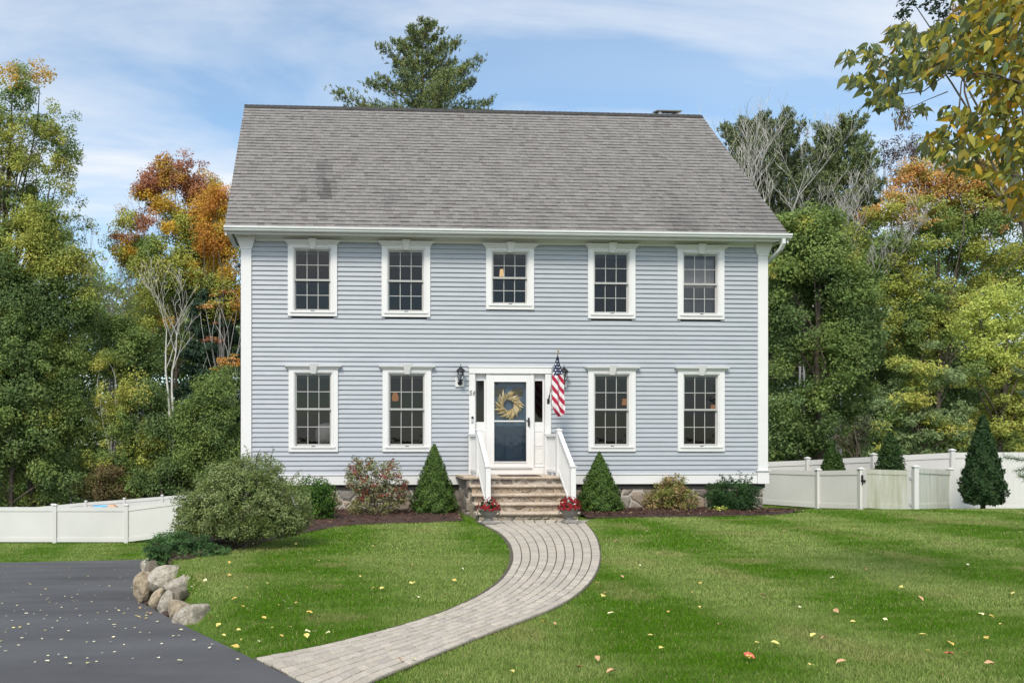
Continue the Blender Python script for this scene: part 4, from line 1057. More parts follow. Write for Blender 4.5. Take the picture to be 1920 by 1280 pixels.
broadleaf('autumn_maple', 'rust and orange autumn maple left of the house roof', 'tree', 330, 38,
  [(345,318,42,34),(295,325,30,28),(330,370,70,40),(285,360,28,40),(240,425,36,36),(225,460,26,22),(330,440,80,60),(375,410,50,60),(290,500,70,60),(360,520,70,80),(300,600,60,70),(380,360,34,30),(255,480,30,30)], zone(c_or), M_bark, 'trees behind the left fence', leaf_px=4.4, cl_px=13, layers=5, seed=5, trunk_r=.12, limbs=22, gap=.42)
broadleaf('autumn_maple', 'golden orange autumn maple touching the left roof edge', 'tree', 415, 35, [(408,385,28,40),(412,440,36,50),(400,500,40,50),(425,470,30,60),(420,560,40,50)], pal('orange','gold','gold','yellowish'), M_bark, 'trees behind the left fence', leaf_px=4.4, cl_px=13, seed=6, trunk_r=.14)
broadleaf('maple_tree', 'dark green maple in the middle of the left wood', 'tree', 235, 35, egg(240, 590, 760, 70, 8), pal('dark','mid','dark'), M_bark, 'trees behind the left fence', leaf_px=5, seed=7)
broadleaf('young_birch', 'yellowish feathery young birch in front of the left wood', 'tree', 205, 33, [(200,690,28,40),(215,740,40,40),(190,790,50,40),(230,800,45,45),(215,850,60,40)], pal('yellowish','mid','yellowish'), M_greyb, 'trees behind the left fence', leaf_px=4, cl_px=12, layers=3, seed=8, trunk_r=.07)
broadleaf('shrub', 'green understorey shrub left of the dead birch trunk', 'shrub', 275, 33, [(270,750,50,50),(300,800,60,50),(270,860,60,50),(240,900,60,40),(310,890,60,40)], pal('mid','dark','yellowish'), M_bark, 'shrubs behind the left fence', leaf_px=5, seed=9)
broadleaf('shrub', 'grey-green tall shrub beside the left corner of the house', 'shrub', 400, 32, [(410,740,45,50),(370,780,50,50),(420,820,50,60),(380,860,60,50),(430,880,40,50)], pal('mid','mid','dark'), M_bark, 'shrubs behind the left fence', leaf_px=4.5, seed=10)
broadleaf('shrub', 'brownish autumn shrub just above the left rear fence', 'shrub', 200, 31.3, [(205,895,38,26),(180,915,40,20),(230,920,30,16)], lambda u, v, rng: pick([(.20,.17,.07),(.17,.17,.06),(.22,.15,.08)], len(u), rng), M_bark, 'shrubs behind the left fence', leaf_px=4, cl_px=11, seed=11)
broadleaf('shrub', 'dark green shrub above the left rear fence near the big front bush', 'shrub', 290, 31.4, [(300,900,50,30),(350,895,40,40),(250,915,30,22),(330,920,50,20)], pal('dark','mid'), M_bark, 'shrubs behind the left fence', leaf_px=5, seed=12)
broadleaf('red_maple', 'young maple with pinkish red leaf layers beside the house corner', 'tree', 415, 34, [(410,545,32,10),(430,570,26,10),(395,575,22,9),(425,605,28,9),(400,640,20,8)], pal('rust','coral','rust'), M_greyb, 'trees behind the left fence', leaf_px=4.2, cl_px=9, layers=2.4, seed=13, trunk_r=.05, flat=.3)
broadleaf('red_maple', 'low bright orange maple against the left corner board', 'tree', 432, 33.2, [(432,675,26,12),(420,690,22,10),(438,712,24,14),(428,730,18,8)], pal('orange','coral','orange'), M_greyb, 'trees behind the left fence', leaf_px=4.2, cl_px=9, layers=3, seed=14, trunk_r=.05, flat=.3)

def bare_tree(name, label, u, Y, vbase, vtop, spread, m, seed, stems=1, group=None, r0=.07, depth=5, lean=0):
    rng = random.Random(seed); px = 1/scale_at(u, Y); bp = at(u, PY, Y); base = Vector((bp.x, Y, h(bp.x, Y)))
    t = thing(name, label, 'tree', base, group); ztop = at(u, vtop, Y).z-base.z; zb = at(u, vbase, Y).z-base.z
    tm = MB(); bm_ = MB()
    def grow(p, d, L_, r, lev):
        n = 4; pts = [p.copy()]; q = p.copy()
        for i in range(n):
            d = (d + Vector((rng.gauss(0,.09), rng.gauss(0,.09), .05))).normalized(); q = q + d*L_/n; pts.append(q.copy())
            if lev > 0 and i >= 1:
                for k in range(rng.choice((1,1,2))):
                    a = rng.uniform(0, 6.28); s = Vector((math.cos(a), math.sin(a)*.8, rng.uniform(.25,1.0))); nd = (d*.75 + s*.62).normalized()
                    grow(q.copy(), nd, L_*rng.uniform(.42,.66), r*(1-.18*i)*.5, lev-1)
        (tm if lev == depth else bm_).tube(pts, [max(.006, r*(1-.6*i/n)) for i in range(n+1)], 5 if lev > 1 else 3, cap=False)
    for s in range(stems):
        a = rng.uniform(0, 6.28); d = Vector((math.cos(a)*.28*spread + lean + (s-(stems-1)/2)*.16*spread, math.sin(a)*.15, 1)).normalized()
        tm.tube([Vector((s*.2,0,-.2)), Vector((s*.2,0,max(zb,.2)))], [r0*1.3, r0*1.05], 6, cap=False)
        grow(Vector((s*.2, 0, max(zb,.2))), d, (ztop-zb)*rng.uniform(.50,.60), r0, depth)
    tm.build('trunk', m, t, smooth=True); bm_.build('branches', m, t)
    return t
bare_tree('dead_birch', 'pale leafless birch standing in front of the left wood', 318, 32.5, 770, 480, .8, M_paleb, 3, 2, 'bare trees', .085, 3)
bare_tree('bare_tree', 'pinkish grey bare tree deep in the wood left of the orange maple', 205, 44, 760, 415, .9, M_purpb, 8, 3, 'bare trees', .09, 4)
bare_tree('bare_tree', 'thin bare stem rising in front of the orange maple', 262, 40, 760, 440, .7, M_greyb, 9, 2, 'bare trees', .06, 4)

# ---- pines
def pine(name, label, u, Y, vtop, vbot, hw, seed, pals, group=None, nb=60, tuft_px=11, shape=1.0, r0=.25, uplift=.5, dens=1.0, wid=None, base_u=None, gap=0.0):
    rng = np.random.default_rng(300+seed); px = 1/scale_at(u, Y); bu = base_u or u; bp = at(bu, PY, Y); base = Vector((bp.x, Y, h(bp.x, Y)))
    top = at(u, vtop, Y); bot = at(u, vbot, Y); t = thing(name, label, 'tree', base, group)
    tm = MB(); tm.tube([Vector((0,0,-.3)), Vector((0,0,bot.z-base.z)), Vector((top.x-base.x, 0, top.z-base.z-.3))], [r0, r0*.75, .02], 8, cap=False); tm.build('trunk', M_bark, t, smooth=True)
    bm_ = MB(); P = []; D = []; Cc = []
    for b in range(nb):
        f = (b+rng.random())/nb; f = f**.85; z = bot.z + (top.z-bot.z)*f; a = b*2.399+rng.normal()*.3
        L_ = hw*px*((1-f)**shape*.92+.10)*rng.uniform(.7, 1.15)*(1 if wid is None else wid)
        o = Vector((top.x+(bot.x-top.x)*(1-f), Y, z)); d = Vector((math.cos(a), math.sin(a), uplift*(.35+.9*f)))
        n = 7; pts = []
        for i in range(n+1):
            s = i/n; q = o + Vector((d.x, d.y, 0))*L_*s; q.z += L_*(d.z*s**1.5); pts.append(q)
        bm_.tube([p-base for p in pts], [max(.012, r0*.22*(1-f*.7)*(1-.85*i/n)) for i in range(n+1)], 4, cap=False)
        m = int(max(10, L_/px*1.9*dens))
        for k in range(m):
            s = rng.uniform(.18, 1)**.75; i = min(int(s*n), n-1); fr = s*n-i; q = pts[i].lerp(pts[i+1], fr)
            w = L_*.30*(1-s*.75)+tuft_px*px*.4
            P.append((q.x+rng.normal()*w*.55, q.y+rng.normal()*w*.55, q.z+rng.uniform(-.15,.45)*w)); D.append((d.x*.35, d.y*.35, .9))
            Cc.append(pick(pals, 1, rng)[0]*(1 if rng.random() > .06 else .9))
    P = np.array(P); D = unit(np.array(D)+rng.normal(size=P.shape)*.28); Cc = np.array(Cc)
    per = 9; idx = np.repeat(np.arange(len(P)), per); m = len(idx)
    dd = unit(D[idx] + rng.normal(size=(m,3))*.50); ln = tuft_px*px*rng.uniform(.6, 1.15, m); wd = tuft_px*px*.17*rng.uniform(.7, 1.3, m)
    PP = P[idx] + dd*ln[:,None]*.4 + D[idx]*rng.uniform(0, .8, (m,1))*tuft_px*px
    V = leaf_quads(PP, unit(rng.normal(size=(m,3))), dd, ln, wd, 0); c = np.repeat(Cc[idx]*rng.uniform(.7,1.3,(m,1)), 4, 0)
    bm_.build('branches', M_bark, t); quads_obj('crown', [V], [c], M_needle, t, base)
    return t
wp = [(.15,.20,.075),(.19,.235,.085),(.22,.25,.08),(.14,.185,.09),(.30,.23,.07,.15)]
pine('white_pine', 'large white pine rising behind the middle of the roof ridge', 792, 26, 52, 330, 218, 1, wp, 'pines behind the house', 64, 7.5, 1.1, .3, .42, .75)
pr = [(.13,.165,.08),(.155,.19,.085),(.18,.21,.085),(.14,.17,.10)]
pine('white_pine', 'dark pine tangled with bare branches at the right roof slope', 1430, 26, 250, 720, 130, 2, pr, 'pines behind the house', 110, 9, .38, .25, .9, 1.0)
pine('white_pine', 'narrower pine standing second to the right of the roof', 1572, 25, 255, 720, 92, 3, [(.14,.185,.08),(.17,.21,.08),(.20,.235,.085)], 'pines behind the house', 100, 9, .34, .22, .9, 1.0)
pine('blue_pine', 'dark blue-green pine beside the left corner of the house', 400, 35.5, 530, 830, 70, 4, [(.04,.075,.048),(.05,.09,.056),(.045,.08,.036)], None, 50, 12, .4, .15, .3, 1.2)
bare_tree('bare_tree', 'pale bare birch in front of the dark pine, beside the roof slope', 1418, 22, 560, 205, 1.6, M_paleb, 21, 3, 'bare trees', .085, 4)
bare_tree('bare_tree', 'pale bare birch leaning right in front of the two pines', 1500, 21.5, 600, 330, 1.6, M_greyb, 22, 2, 'bare trees', .05, 4, .28)
bare_tree('bare_tree', 'thin bare birch stems between the narrow pine and the dark maple', 1560, 21, 620, 360, 1.4, M_greyb, 25, 3, 'bare trees', .06, 4)
broadleaf('thin_tree', 'nearly bare tree with sparse purplish leaves beyond the coral maple', 'tree', 1680, 32, [(1690,265,34,26),(1665,290,26,24),(1690,300,36,30),(1720,270,20,18)], lambda u, v, rng: pick([(.13,.10,.10),(.10,.09,.07)], len(u), rng), M_purpb, 'trees right of the house', leaf_px=3.6, cl_px=8, layers=.9, seed=31, trunk_r=.08, limbs=26)
# ---- right wood
def c_mp(u, v, r): return ('yellowish' if r < .22 else 'mid' if r < .8 else 'dark') if v < 520 else ('mid' if r < .42 else 'dark')  # yellower leaves up high paint the lit part of the crown
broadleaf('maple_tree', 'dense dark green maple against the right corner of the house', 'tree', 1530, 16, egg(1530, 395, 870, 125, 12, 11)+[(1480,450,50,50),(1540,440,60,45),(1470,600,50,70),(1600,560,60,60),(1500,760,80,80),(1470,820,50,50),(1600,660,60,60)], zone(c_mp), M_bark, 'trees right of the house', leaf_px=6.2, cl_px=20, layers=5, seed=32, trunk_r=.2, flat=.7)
def c_cm(u, v, r):
    if v < 385: return 'coral' if (r*7.3) % 1 < .6 else 'yellowish'
    if v < 430: return 'coral' if (r*7.3) % 1 < .24 else 'yellowish' if r < .72 else 'mid'
    return 'yellowish' if r < .45 else 'mid' if r < .9 else 'dark'
broadleaf('autumn_maple', 'spreading maple with coral orange top at the right', 'tree', 1760, 21,
  [(1690,345,55,32),(1750,325,60,34),(1820,335,60,40),(1880,345,60,45),(1660,395,50,32),(1740,400,80,45),(1840,410,80,50),(1930,420,60,70),(1660,470,60,40),(1750,480,90,45),(1860,500,80,50),(1680,540,70,40),(1770,570,90,50),(1900,570,60,60),(1700,620,80,50),(1640,600,50,60)], zone(c_cm), M_bark, 'trees right of the house', leaf_px=5, cl_px=15, layers=4.4, seed=33, trunk_r=.13, limbs=30, flat=.7)
broadleaf('locust_tree', 'lime green tree at the right edge above the fence', 'tree', 1870, 17, [(1870,560,50,36),(1910,580,50,50),(1830,610,50,36),(1890,650,70,40),(1840,690,50,40),(1920,720,50,60),(1880,780,60,50),(1930,820,50,50)], zone(lambda u, v, r: 'lime' if r < .6 and v < 680 else 'yellowish' if r < .75 else 'mid'), M_bark, 'trees right of the house', leaf_px=5.5, cl_px=16, layers=3.6, seed=34, trunk_r=.15, flat=.7)
broadleaf('young_elm', 'pale feathery young tree directly behind the right fence', 'tree', 1725, 12.5, [(1735,650,22,26),(1720,700,55,34),(1765,715,40,28),(1690,745,60,30),(1760,770,75,34),(1700,800,85,34),(1780,815,70,30),(1660,830,60,24),(1740,840,90,24)], zone(lambda u, v, r: 'sage' if r < .5 else 'yellowish' if r < .78 else 'mid'), M_bark, 'trees right of the house', leaf_px=8, cl_px=17, layers=3.0, seed=35, trunk_r=.09, aspect=.36, limbs=34, flat=.5)
broadleaf('shrub', 'small dull pinkish green shrub behind the right fence', 'shrub', 1605, 12, [(1610,800,34,20),(1595,825,36,22),(1620,840,34,20)], lambda u, v, rng: pick([(.11,.12,.07),(.14,.12,.08),(.08,.10,.05)], len(u), rng), M_bark, 'shrubs right of the house', leaf_px=6, cl_px=12, layers=2.2, seed=36, trunk_r=.05)
broadleaf('maple_tree', 'dark leafy tree filling the gap behind the pale young tree', 'tree', 1690, 26, [(1640,700,80,80),(1740,690,90,90),(1830,740,80,80),(1650,800,80,60),(1800,820,90,60),(1900,780,70,80)], pal('dark','dark','mid'), M_bark, 'trees right of the house', leaf_px=6, layers=4, seed=37, trunk_r=.2)
broadleaf('oak_tree', 'dark bluish green oak top behind the overhanging branch', 'tree', 1800, 9, [(1720,10,36,26),(1700,35,26,16),(1770,20,50,40),(1850,60,60,60),(1800,90,40,30),(1900,160,50,40)], lambda u, v, rng: pick([(.035,.055,.035),(.05,.07,.04)], len(u), rng), M_bark, 'trees right of the house', leaf_px=8, cl_px=15, layers=1.8, seed=38, trunk_r=.2, base_u=2050, limbs=12)
# ---- far woodland masses
def wood(u0, u1, Y, v0, v1, n, pals, seed):
    rng = np.random.default_rng(seed); px = 1/scale_at((u0+u1)/2, Y); u = rng.uniform(u0, u1, n)
    top = v0 + 30*np.sin(u/37.)+22*np.sin(u/17.+1); v = top+(v1-top)*rng.random(n)**.8
    c = np.array([at(a, b, Y+rng.uniform(-2, 4)) for a, b in zip(u, v)]); rad = rng.uniform(14, 30, n)*px
    V, cc = cloud_np(c, rad, 55, 6*px, 4*px, pick(pals, n, rng), .6, .9, .2, .3, rng=rng)
    structure(np_mesh('woodland', V, np.arange(len(V)).reshape(-1,4), M_leaf, cc), 'stuff')
wood(-60, 500, 50, 560, 960, 2600, GREEN['dark']+GREEN['mid'], 51)
wood(1400, 2000, 36, 480, 900, 2600, GREEN['dark']+GREEN['mid'], 52)
wood(150, 460, 56, 520, 700, 600, GREEN['mid']+GREEN['yellowish'], 53)
wood(470, 1420, 46, 600, 940, 1400, GREEN['dark']+GREEN['mid'], 54)

# ------------------------------------------------------------------ conical evergreens
def conical(name, label, cat, u, Y, vtop, vbase, hw, seed, cols, group=None, n=9000, sprig_px=5, lift=0, shape=.85, loc=None, lump=.10, mat=None, twin=None, widest=0.12):
    rng = np.random.default_rng(500+seed)
    b = loc or at(u, vbase, Y); px = 1/scale_at(u, b.y); z0 = b.z if loc is None else h(b.x, b.y); base = Vector((b.x, b.y, z0)); Hh = (vbase-vtop)*px; R = hw*px
    t = thing(name, label, cat, base, group); Vs = []; Cs = []
    tops = [(0, 0, 1.0, 1.0)] + ([twin] if twin else [])
    for (ox, oy, sh, sr) in tops:
        m = int(n*sr)
        f = 1-np.sqrt(rng.random(m)*.985+.0); f = np.clip(f*1.0, 0, .995); a = rng.uniform(0, 2*np.pi, m)
        low = np.clip(f/widest, 0, 1); prof = ((1-f)**shape)*(.55+.45*low**.6)/(((1-widest))**shape)
        lum = 1+lump*np.sin(a*5+f*19+seed)+lump*.8*np.sin(a*9-f*33)+lump*.6*rng.normal(size=m)*.5
        rr_ = R*sr*prof*lum*(1-.55*rng.random(m)**2.2); z = lift+f*(Hh*sh-lift) + rng.normal(size=m)*.012
        P = np.stack([ox+rr_*np.cos(a), oy+rr_*np.sin(a), z], -1); o = np.stack([np.cos(a), np.sin(a), 0*a], -1)
        D = o*.75 + np.array([0,0,.75]) + rng.normal(size=(m,3))*.4; Nn = unit(o*.8+np.array([0,0,.5])+rng.normal(size=(m,3))*.5)
        ln = sprig_px*px*rng.uniform(.6, 1.4, m); V = leaf_quads(P, Nn, D, ln, ln*.42, .1); Vs.append(V+np.array(base)); Cs.append(np.repeat(pick(cols, m, rng)*rng.uniform(.65, 1.35, (m,1)), 4, 0))
    quads_obj('foliage', Vs, Cs, mat or M_needle, t, base)
    mb = MB(); mb.tube([(0,0,-.15),(0,0,Hh*.3),(0,0,Hh*.85)], [R*.13, R*.10, .01], 8); mb.build('trunk', M_bark, t)
    return t
sp = [(.05,.098,.016),(.07,.125,.02),(.09,.15,.026),(.04,.08,.016)]
g = gnd(814, 966, -.02); conical('dwarf_spruce', 'cone shaped dwarf spruce left of the front steps', 'conifer', 814, g.y, 833, 967, 43, 1, sp, 'dwarf spruces by the steps', 22000, 4.2, loc=g)
g = gnd(1124, 963, -.02); conical('dwarf_spruce', 'cone shaped dwarf spruce right of the front steps', 'conifer', 1124, g.y, 849, 964, 42, 2, sp, 'dwarf spruces by the steps', 22000, 4.2, loc=g)
av = [(.03,.066,.024),(.042,.085,.03),(.058,.108,.036)]
g = gnd(1843, 961, -.5); conical('arborvitae', 'tall dark arborvitae in front of the tall right fence', 'conifer', 1843, g.y, 780, 961, 34, 3, av, 'arborvitae by the right fence', 15000, 7, loc=g, lift=.16, shape=.78, lump=.12, mat=M_leaf, widest=.18)
conical('arborvitae', 'small forked arborvitae behind the low fence, nearest the house', 'conifer', 1559, 7.6, 822, 945, 27, 4, [(.05,.10,.022),(.065,.12,.028)], 'arborvitae by the right fence', 7000, 6, shape=.75, mat=M_leaf, twin=(.32, .1, .78, .75))
conical('arborvitae', 'middle arborvitae showing above the low right gate', 'conifer', 1669, 6.4, 806, 950, 36, 5, [(.038,.08,.022),(.05,.095,.026)], 'arborvitae by the right fence', 9000, 6, shape=.7, mat=M_leaf)

# ------------------------------------------------------------------ garden shrubs
def shrub(name, label, u, v0, lobes, cols, seed, leaf_px, cl_px, z=-.05, layers=6, aspect=.55, droop=.0, up=.6, flat=.8, twigs=14, group=None, extra=None, cat='shrub', cover=.7, depth=1.0, stem_m=None, mat=None, bright=1.7):
    if not callable(cols): cols = [(c[0]*bright, c[1]*bright, c[2]*bright) for c in cols]
    rng = np.random.default_rng(700+seed); b = gnd(u, v0, z); b.z = h(b.x, b.y)-.02; px = 1/scale_at(u, b.y)
    t = thing(name, label, cat, b, group); cen = []; ow = []
    for (lu, lv, ru, rv) in lobes:
        n = max(3, int(ru*rv*layers/cl_px**2)); d = unit(rng.normal(size=(n,3)))*(rng.random((n,1))**.30); ow.append(d)
        p0 = at(lu, lv, b.y); cen.append(np.array(p0)+d*np.array([ru*px, ru*px*depth, rv*px]))
    cen = np.concatenate(cen); cen[:,2] = np.maximum(cen[:,2], H(cen[:,0], cen[:,1])+cl_px*px*.4); cen[:,1] = np.minimum(cen[:,1], -.12 - 0*cen[:,1]) if b.y > -3 else cen[:,1]
    rad = rng.uniform(.6, 1.3, len(cen))*cl_px*px
    per = np.maximum(4, cover*np.pi*(rad/px)**2/(leaf_px**2*aspect*.6)/1.3)
    V, c = cloud_np(cen, rad, per, leaf_px*px, leaf_px*px*aspect, cols(cen, rng) if callable(cols) else pick(cols, len(cen), rng), flat, up, droop, .32, np.concatenate(ow), rng=rng); Vs, Cs = [V], [c]
    mb = MB()
    for q in cen[rng.choice(len(cen), min(twigs, len(cen)), replace=False)]: limb(mb, (rng.normal()*.06, rng.normal()*.06, -.05), Vector(q)-b, .012, .004, rng, 5, 5, .06)
    if extra:      # long shoots standing clear of the crown
        for (su, sv, tu, tv) in extra:
            a = at(su, sv, b.y); e = at(tu, tv, b.y - .1); limb(mb, a-b, e-b, .006, .002, rng, 4, 5, .04)
            n = 26; f = rng.random(n); P = np.array(a)*(1-f[:,None])+np.array(e)*f[:,None]+rng.normal(size=(n,3))*.022
            m_ = np.ones(n)*leaf_px*px; V = leaf_quads(P, unit(rng.normal(size=(n,3))+[0,-.3,.6]), rng.normal(size=(n,3))+[0,0,.6], m_*rng.uniform(.8,1.4,n), m_*aspect); Vs.append(V)
            Cs.append(np.repeat((pick(cols, n, rng) if not callable(cols) else cols(P, rng))*rng.uniform(.6,1.1,(n,1)), 4, 0))
    quads_obj('foliage', Vs, Cs, mat or M_leaf, t, b); mb.build('stems', stem_m or M_bark, t)
    return t
sg = [(.098,.125,.046),(.125,.15,.06),(.075,.10,.03),(.145,.165,.07),(.08,.10,.028)]
shrub('privet_bush', 'big spreading grey-green bush at the left front of the house', 455, 1026, [(450,940,95,70),(390,960,55,48),(360,975,36,36),(530,950,60,55),(480,890,55,40),(420,905,50,40),(450,990,85,22),(545,975,40,28),(385,985,50,18),(345,945,22,22)], sg, 1, 4.8, 11, 0, 12, .5, twigs=30, bright=2.15,
  extra=[(505,890,512,835),(500,890,500,848),(470,870,462,836),(520,890,530,862),(480,870,488,842),(545,905,566,880),(440,880,425,855),(360,930,335,912),(350,960,322,958),(350,970,325,975),(400,900,385,875),(455,870,447,848)])
shrub('boxwood', 'dense dark green boxwood behind the big grey-green bush', 600, 982, [(600,930,32,38),(575,920,30,30),(612,940,20,34),(590,965,36,18)], [(.04,.085,.014),(.055,.11,.018),(.03,.065,.012),(.075,.13,.025)], 2, 4.6, 9, -.05, 9, .5)
def c_burn(cen, rng):
    z = (cen[:,2]-cen[:,2].min())/max(1e-6, np.ptp(cen[:,2])); r = rng.random(len(cen)); out = pick([(.30,.31,.17),(.24,.27,.13),(.36,.36,.24),(.19,.22,.085)], len(cen), rng)
    red = (r < .24) & (z > .3); out[red] = pick([(.33,.07,.045),(.26,.06,.045),(.38,.13,.08)], int(red.sum()), rng); lo = (z < .35) & ~red; out[lo] = pick([(.26,.24,.10),(.20,.22,.085)], int(lo.sum()), rng); return out
shrub('burning_bush', 'red and cream-green leaved shrub under the second lower window', 705, 972, [(690,900,45,34),(730,905,35,32),(665,895,22,30),(700,945,55,26),(750,925,20,22),(680,870,30,14),(730,875,22,12)], c_burn, 3, 5.2, 8, -.05, 6, .48, twigs=24,
  extra=[(680,870,660,857),(700,870,690,856),(725,880,735,862),(745,900,768,905),(665,890,648,885)])
shrub('azalea', 'olive and rust coloured azalea against the stone foundation', 1257, 962, [(1255,925,36,24),(1230,935,24,20),(1285,935,24,20),(1262,905,24,14),(1255,950,46,12)], [(.15,.15,.045),(.20,.14,.06),(.24,.17,.08),(.12,.14,.035),(.17,.18,.05)], 4, 4.8, 8, -.05, 8, .5, extra=[(1262,900,1268,889),(1275,905,1283,894),(1250,905,1243,896)])
shrub('yew', 'dark green feathery yew near the right corner of the house', 1375, 963, [(1375,925,42,28),(1348,925,26,24),(1402,930,24,24),(1375,945,46,16)], [(.022,.052,.016),(.03,.068,.02),(.045,.09,.028),(.02,.045,.014)], 5, 6.2, 9, -.05, 9, .28, up=.2, twigs=20,
  extra=[(1388,905,1386,882),(1362,905,1350,888),(1400,910,1412,892),(1375,905,1368,893),(1396,905,1400,890)])
shrub('heuchera', 'small chartreuse leafy plant at the foot of the dark yew', 1350, 966, [(1350,956,13,8),(1356,960,12,5)], [(.28,.30,.06),(.33,.34,.09),(.20,.24,.05)], 6, 4.5, 6, -.05, 6, .55, cat='plant', twigs=6)
shrub('juniper', 'low dark green spreading juniper above the boulders', 330, 1056, [(330,1024,52,24),(300,1030,30,24),(365,1024,42,26),(297,1044,24,16),(392,1034,34,20),(320,1012,36,18),(340,1044,50,14)], [(.028,.058,.020),(.04,.078,.026),(.055,.10,.032),(.024,.048,.018)], 7, 8, 12, -.12, 9, .26, up=.5, flat=.5, bright=2.3)

# mums in the urns
def mum(x, y, label, n, hw, hgt, seed):
    rng = np.random.default_rng(seed); b = Vector((x, y, .295)); t = thing('chrysanthemum', label, 'flowers', b, 'red mums in the urns')
    d = unit(rng.normal(size=(70,3))*[1,1,.8]+[0,0,.3]); d[:,2] = np.abs(d[:,2]); cen = np.array(b)+d*np.array([hw*.85,hw*.85,hgt*.75])*(rng.random((70,1))**.4)
    V, c = cloud_np(cen, np.full(70, .035), 26, .028, .013, pick([(.04,.07,.02),(.06,.09,.03)], 70, rng), .8, .6, 0, .3, rng=rng); quads_obj('foliage', [V], [c], M_leaf, t, b)
    Vs = []; Cs = []
    for k in range(n):
        dd = unit(rng.normal(size=3)*[1,1,.7]+[0,-.25,.55]); dd[2] = abs(dd[2]); p = np.array(b)+dd*np.array([hw,hw,hgt]); m = 14; a = np.arange(m)*2.4
        s = unit(np.cross(dd, [.3,.2,.9])); e = np.cross(dd, s); D = s*np.cos(a)[:,None]+e*np.sin(a)[:,None]+dd*rng.uniform(.1,.9,(m,1))
        V = leaf_quads(p+unit(D)*.011, np.repeat(dd[None],m,0)+D*.1, D, np.full(m,.036), np.full(m,.015)); Vs.append(V); base = pick([(.34,.018,.025),(.26,.015,.025),(.40,.03,.03)],1,rng)[0]
        Cs.append(np.repeat(base[None]*rng.uniform(.7,1.2,(m,1)),4,0))
    quads_obj('blossom', Vs, Cs, M_leaf, t, b)
mum(UL.x, UL.y, 'sparser dark red chrysanthemum with green showing, in the urn left of the steps', 80, .22, .24, 1)
mum(UR.x, UR.y, 'dense crimson chrysanthemum in the urn right of the steps', 150, .22, .235, 2)

# ------------------------------------------------------------------ fences
def fence(name, label, posts, hgt, mats, skip=(), grooves=False, post_h=.10, group='white vinyl fences', first=True):
    """posts: (x, y, ground z)"""
    b = Vector(posts[0]); t = thing(name, label, 'fence', b, group); rail = .14 if hgt < 1.5 else .17
    for i, p in enumerate(posts):
        if not first and i == 0: continue
        q = Vector(p)-b; mb = MB(); w = .064; mb.box(q.x-w, q.x+w, q.y-w, q.y+w, q.z-.3, q.z+hgt+post_h-.04)
        e = w+.022; mb.box(q.x-e, q.x+e, q.y-e, q.y+e, q.z+hgt+post_h-.04, q.z+hgt+post_h-.018)
        f = lambda e, z: [(q.x-e,q.y-e,z),(q.x+e,q.y-e,z),(q.x+e,q.y+e,z),(q.x-e,q.y+e,z)]; mb.hexa(f(e, q.z+hgt+post_h-.018), f(.02, q.z+hgt+post_h+.02)); mb.build('post', M_vinyl, t, bevel=.004)
    for i in range(len(posts)-1):
        if i in skip: continue
        a = Vector(posts[i])-b; c = Vector(posts[i+1])-b; d = (c-a); L_ = math.hypot(d.x, d.y); n = Vector((-d.y, d.x, 0)).normalized(); a = a+d*(.064/L_); c = c-d*(.064/L_); d = c-a; L_ -= .128
        mb = MB()
        def bar(z0, z1, th, f0=0, f1=1):
            p, q = a+d*f0, a+d*f1; o = n*th/2
            mb.hexa([p-o+Vector((0,0,z0)), q-o+Vector((0,0,z0)), q+o+Vector((0,0,z0)), p+o+Vector((0,0,z0))], [p-o+Vector((0,0,z1)), q-o+Vector((0,0,z1)), q+o+Vector((0,0,z1)), p+o+Vector((0,0,z1))])
        bar(.04, .04+rail, .062); bar(hgt-rail, hgt, .062)
        nb = max(1, int(L_/.165))
        for k in range(nb): bar(.04+rail, hgt-rail, .024, k/nb+(.0025/L_*1.2 if grooves else 0), (k+1)/nb-(.0025/L_*1.2 if grooves else 0))
        if grooves: bar(.04+rail, hgt-rail, .014)
        mb.build('panel', mats[i] if isinstance(mats, (list, tuple)) else mats, t)
    return t
# left front run
pts = []
for u in (-170, -33, 103, 237, 371, 505):
    y = 10.6 + (103-u)*.0012; p = at(u, PY, y); pts.append((p.x, y, h(p.x, y)))
fence('vinyl_fence', 'low white vinyl fence beyond the driveway, its near run', pts, 1.22, M_vinyl)
pts = []
for u, v in ((-40,958),(31,950),(98,944),(161,938),(233,933),(304,927),(376,922),(450,917)):
    y = 29.5; p = at(u, v, y); pts.append((p.x, y, p.z-1.93))
fence('vinyl_fence', 'far white fence showing behind the low left fence', pts, 1.83, M_vinyl)
# toys left beside the far fence
p = at(189, 952, 20); t = thing('play_pool', 'blue plastic play pool glimpsed over the low left fence', 'toy', (p.x, 20, p.z-.36))
mb = MB(); mb.lathe([(.3,0),(.33,.36),(.36,.40),(.36,.46),(.30,.47),(.28,.1)], (0,0,0), 20); mb.build('tub', M_blue, t, smooth=True); mb = MB(); mb.box(-.46,-.33,-.1,.1,.30,.42); mb.build('slide_lip', M_tan, t)
p = at(210, 950, 20); t = thing('toy_hut', 'tan plastic toy top beside the blue pool behind the low left fence', 'toy', (p.x, 20, p.z-.3))
mb = MB(); mb.box(-.22,.22,-.2,.2,-1.2,.25); mb.build('body', M_tan, t, bevel=.02); mb = MB(); mb.hexa([(-.3,-.3,.25),(.3,-.3,.25),(.3,.3,.25),(-.3,.3,.25)], [(-.06,-.1,.42),(.06,-.1,.42),(.06,.1,.42),(-.06,.1,.42)]); mb.build('roof', M_tan, t)
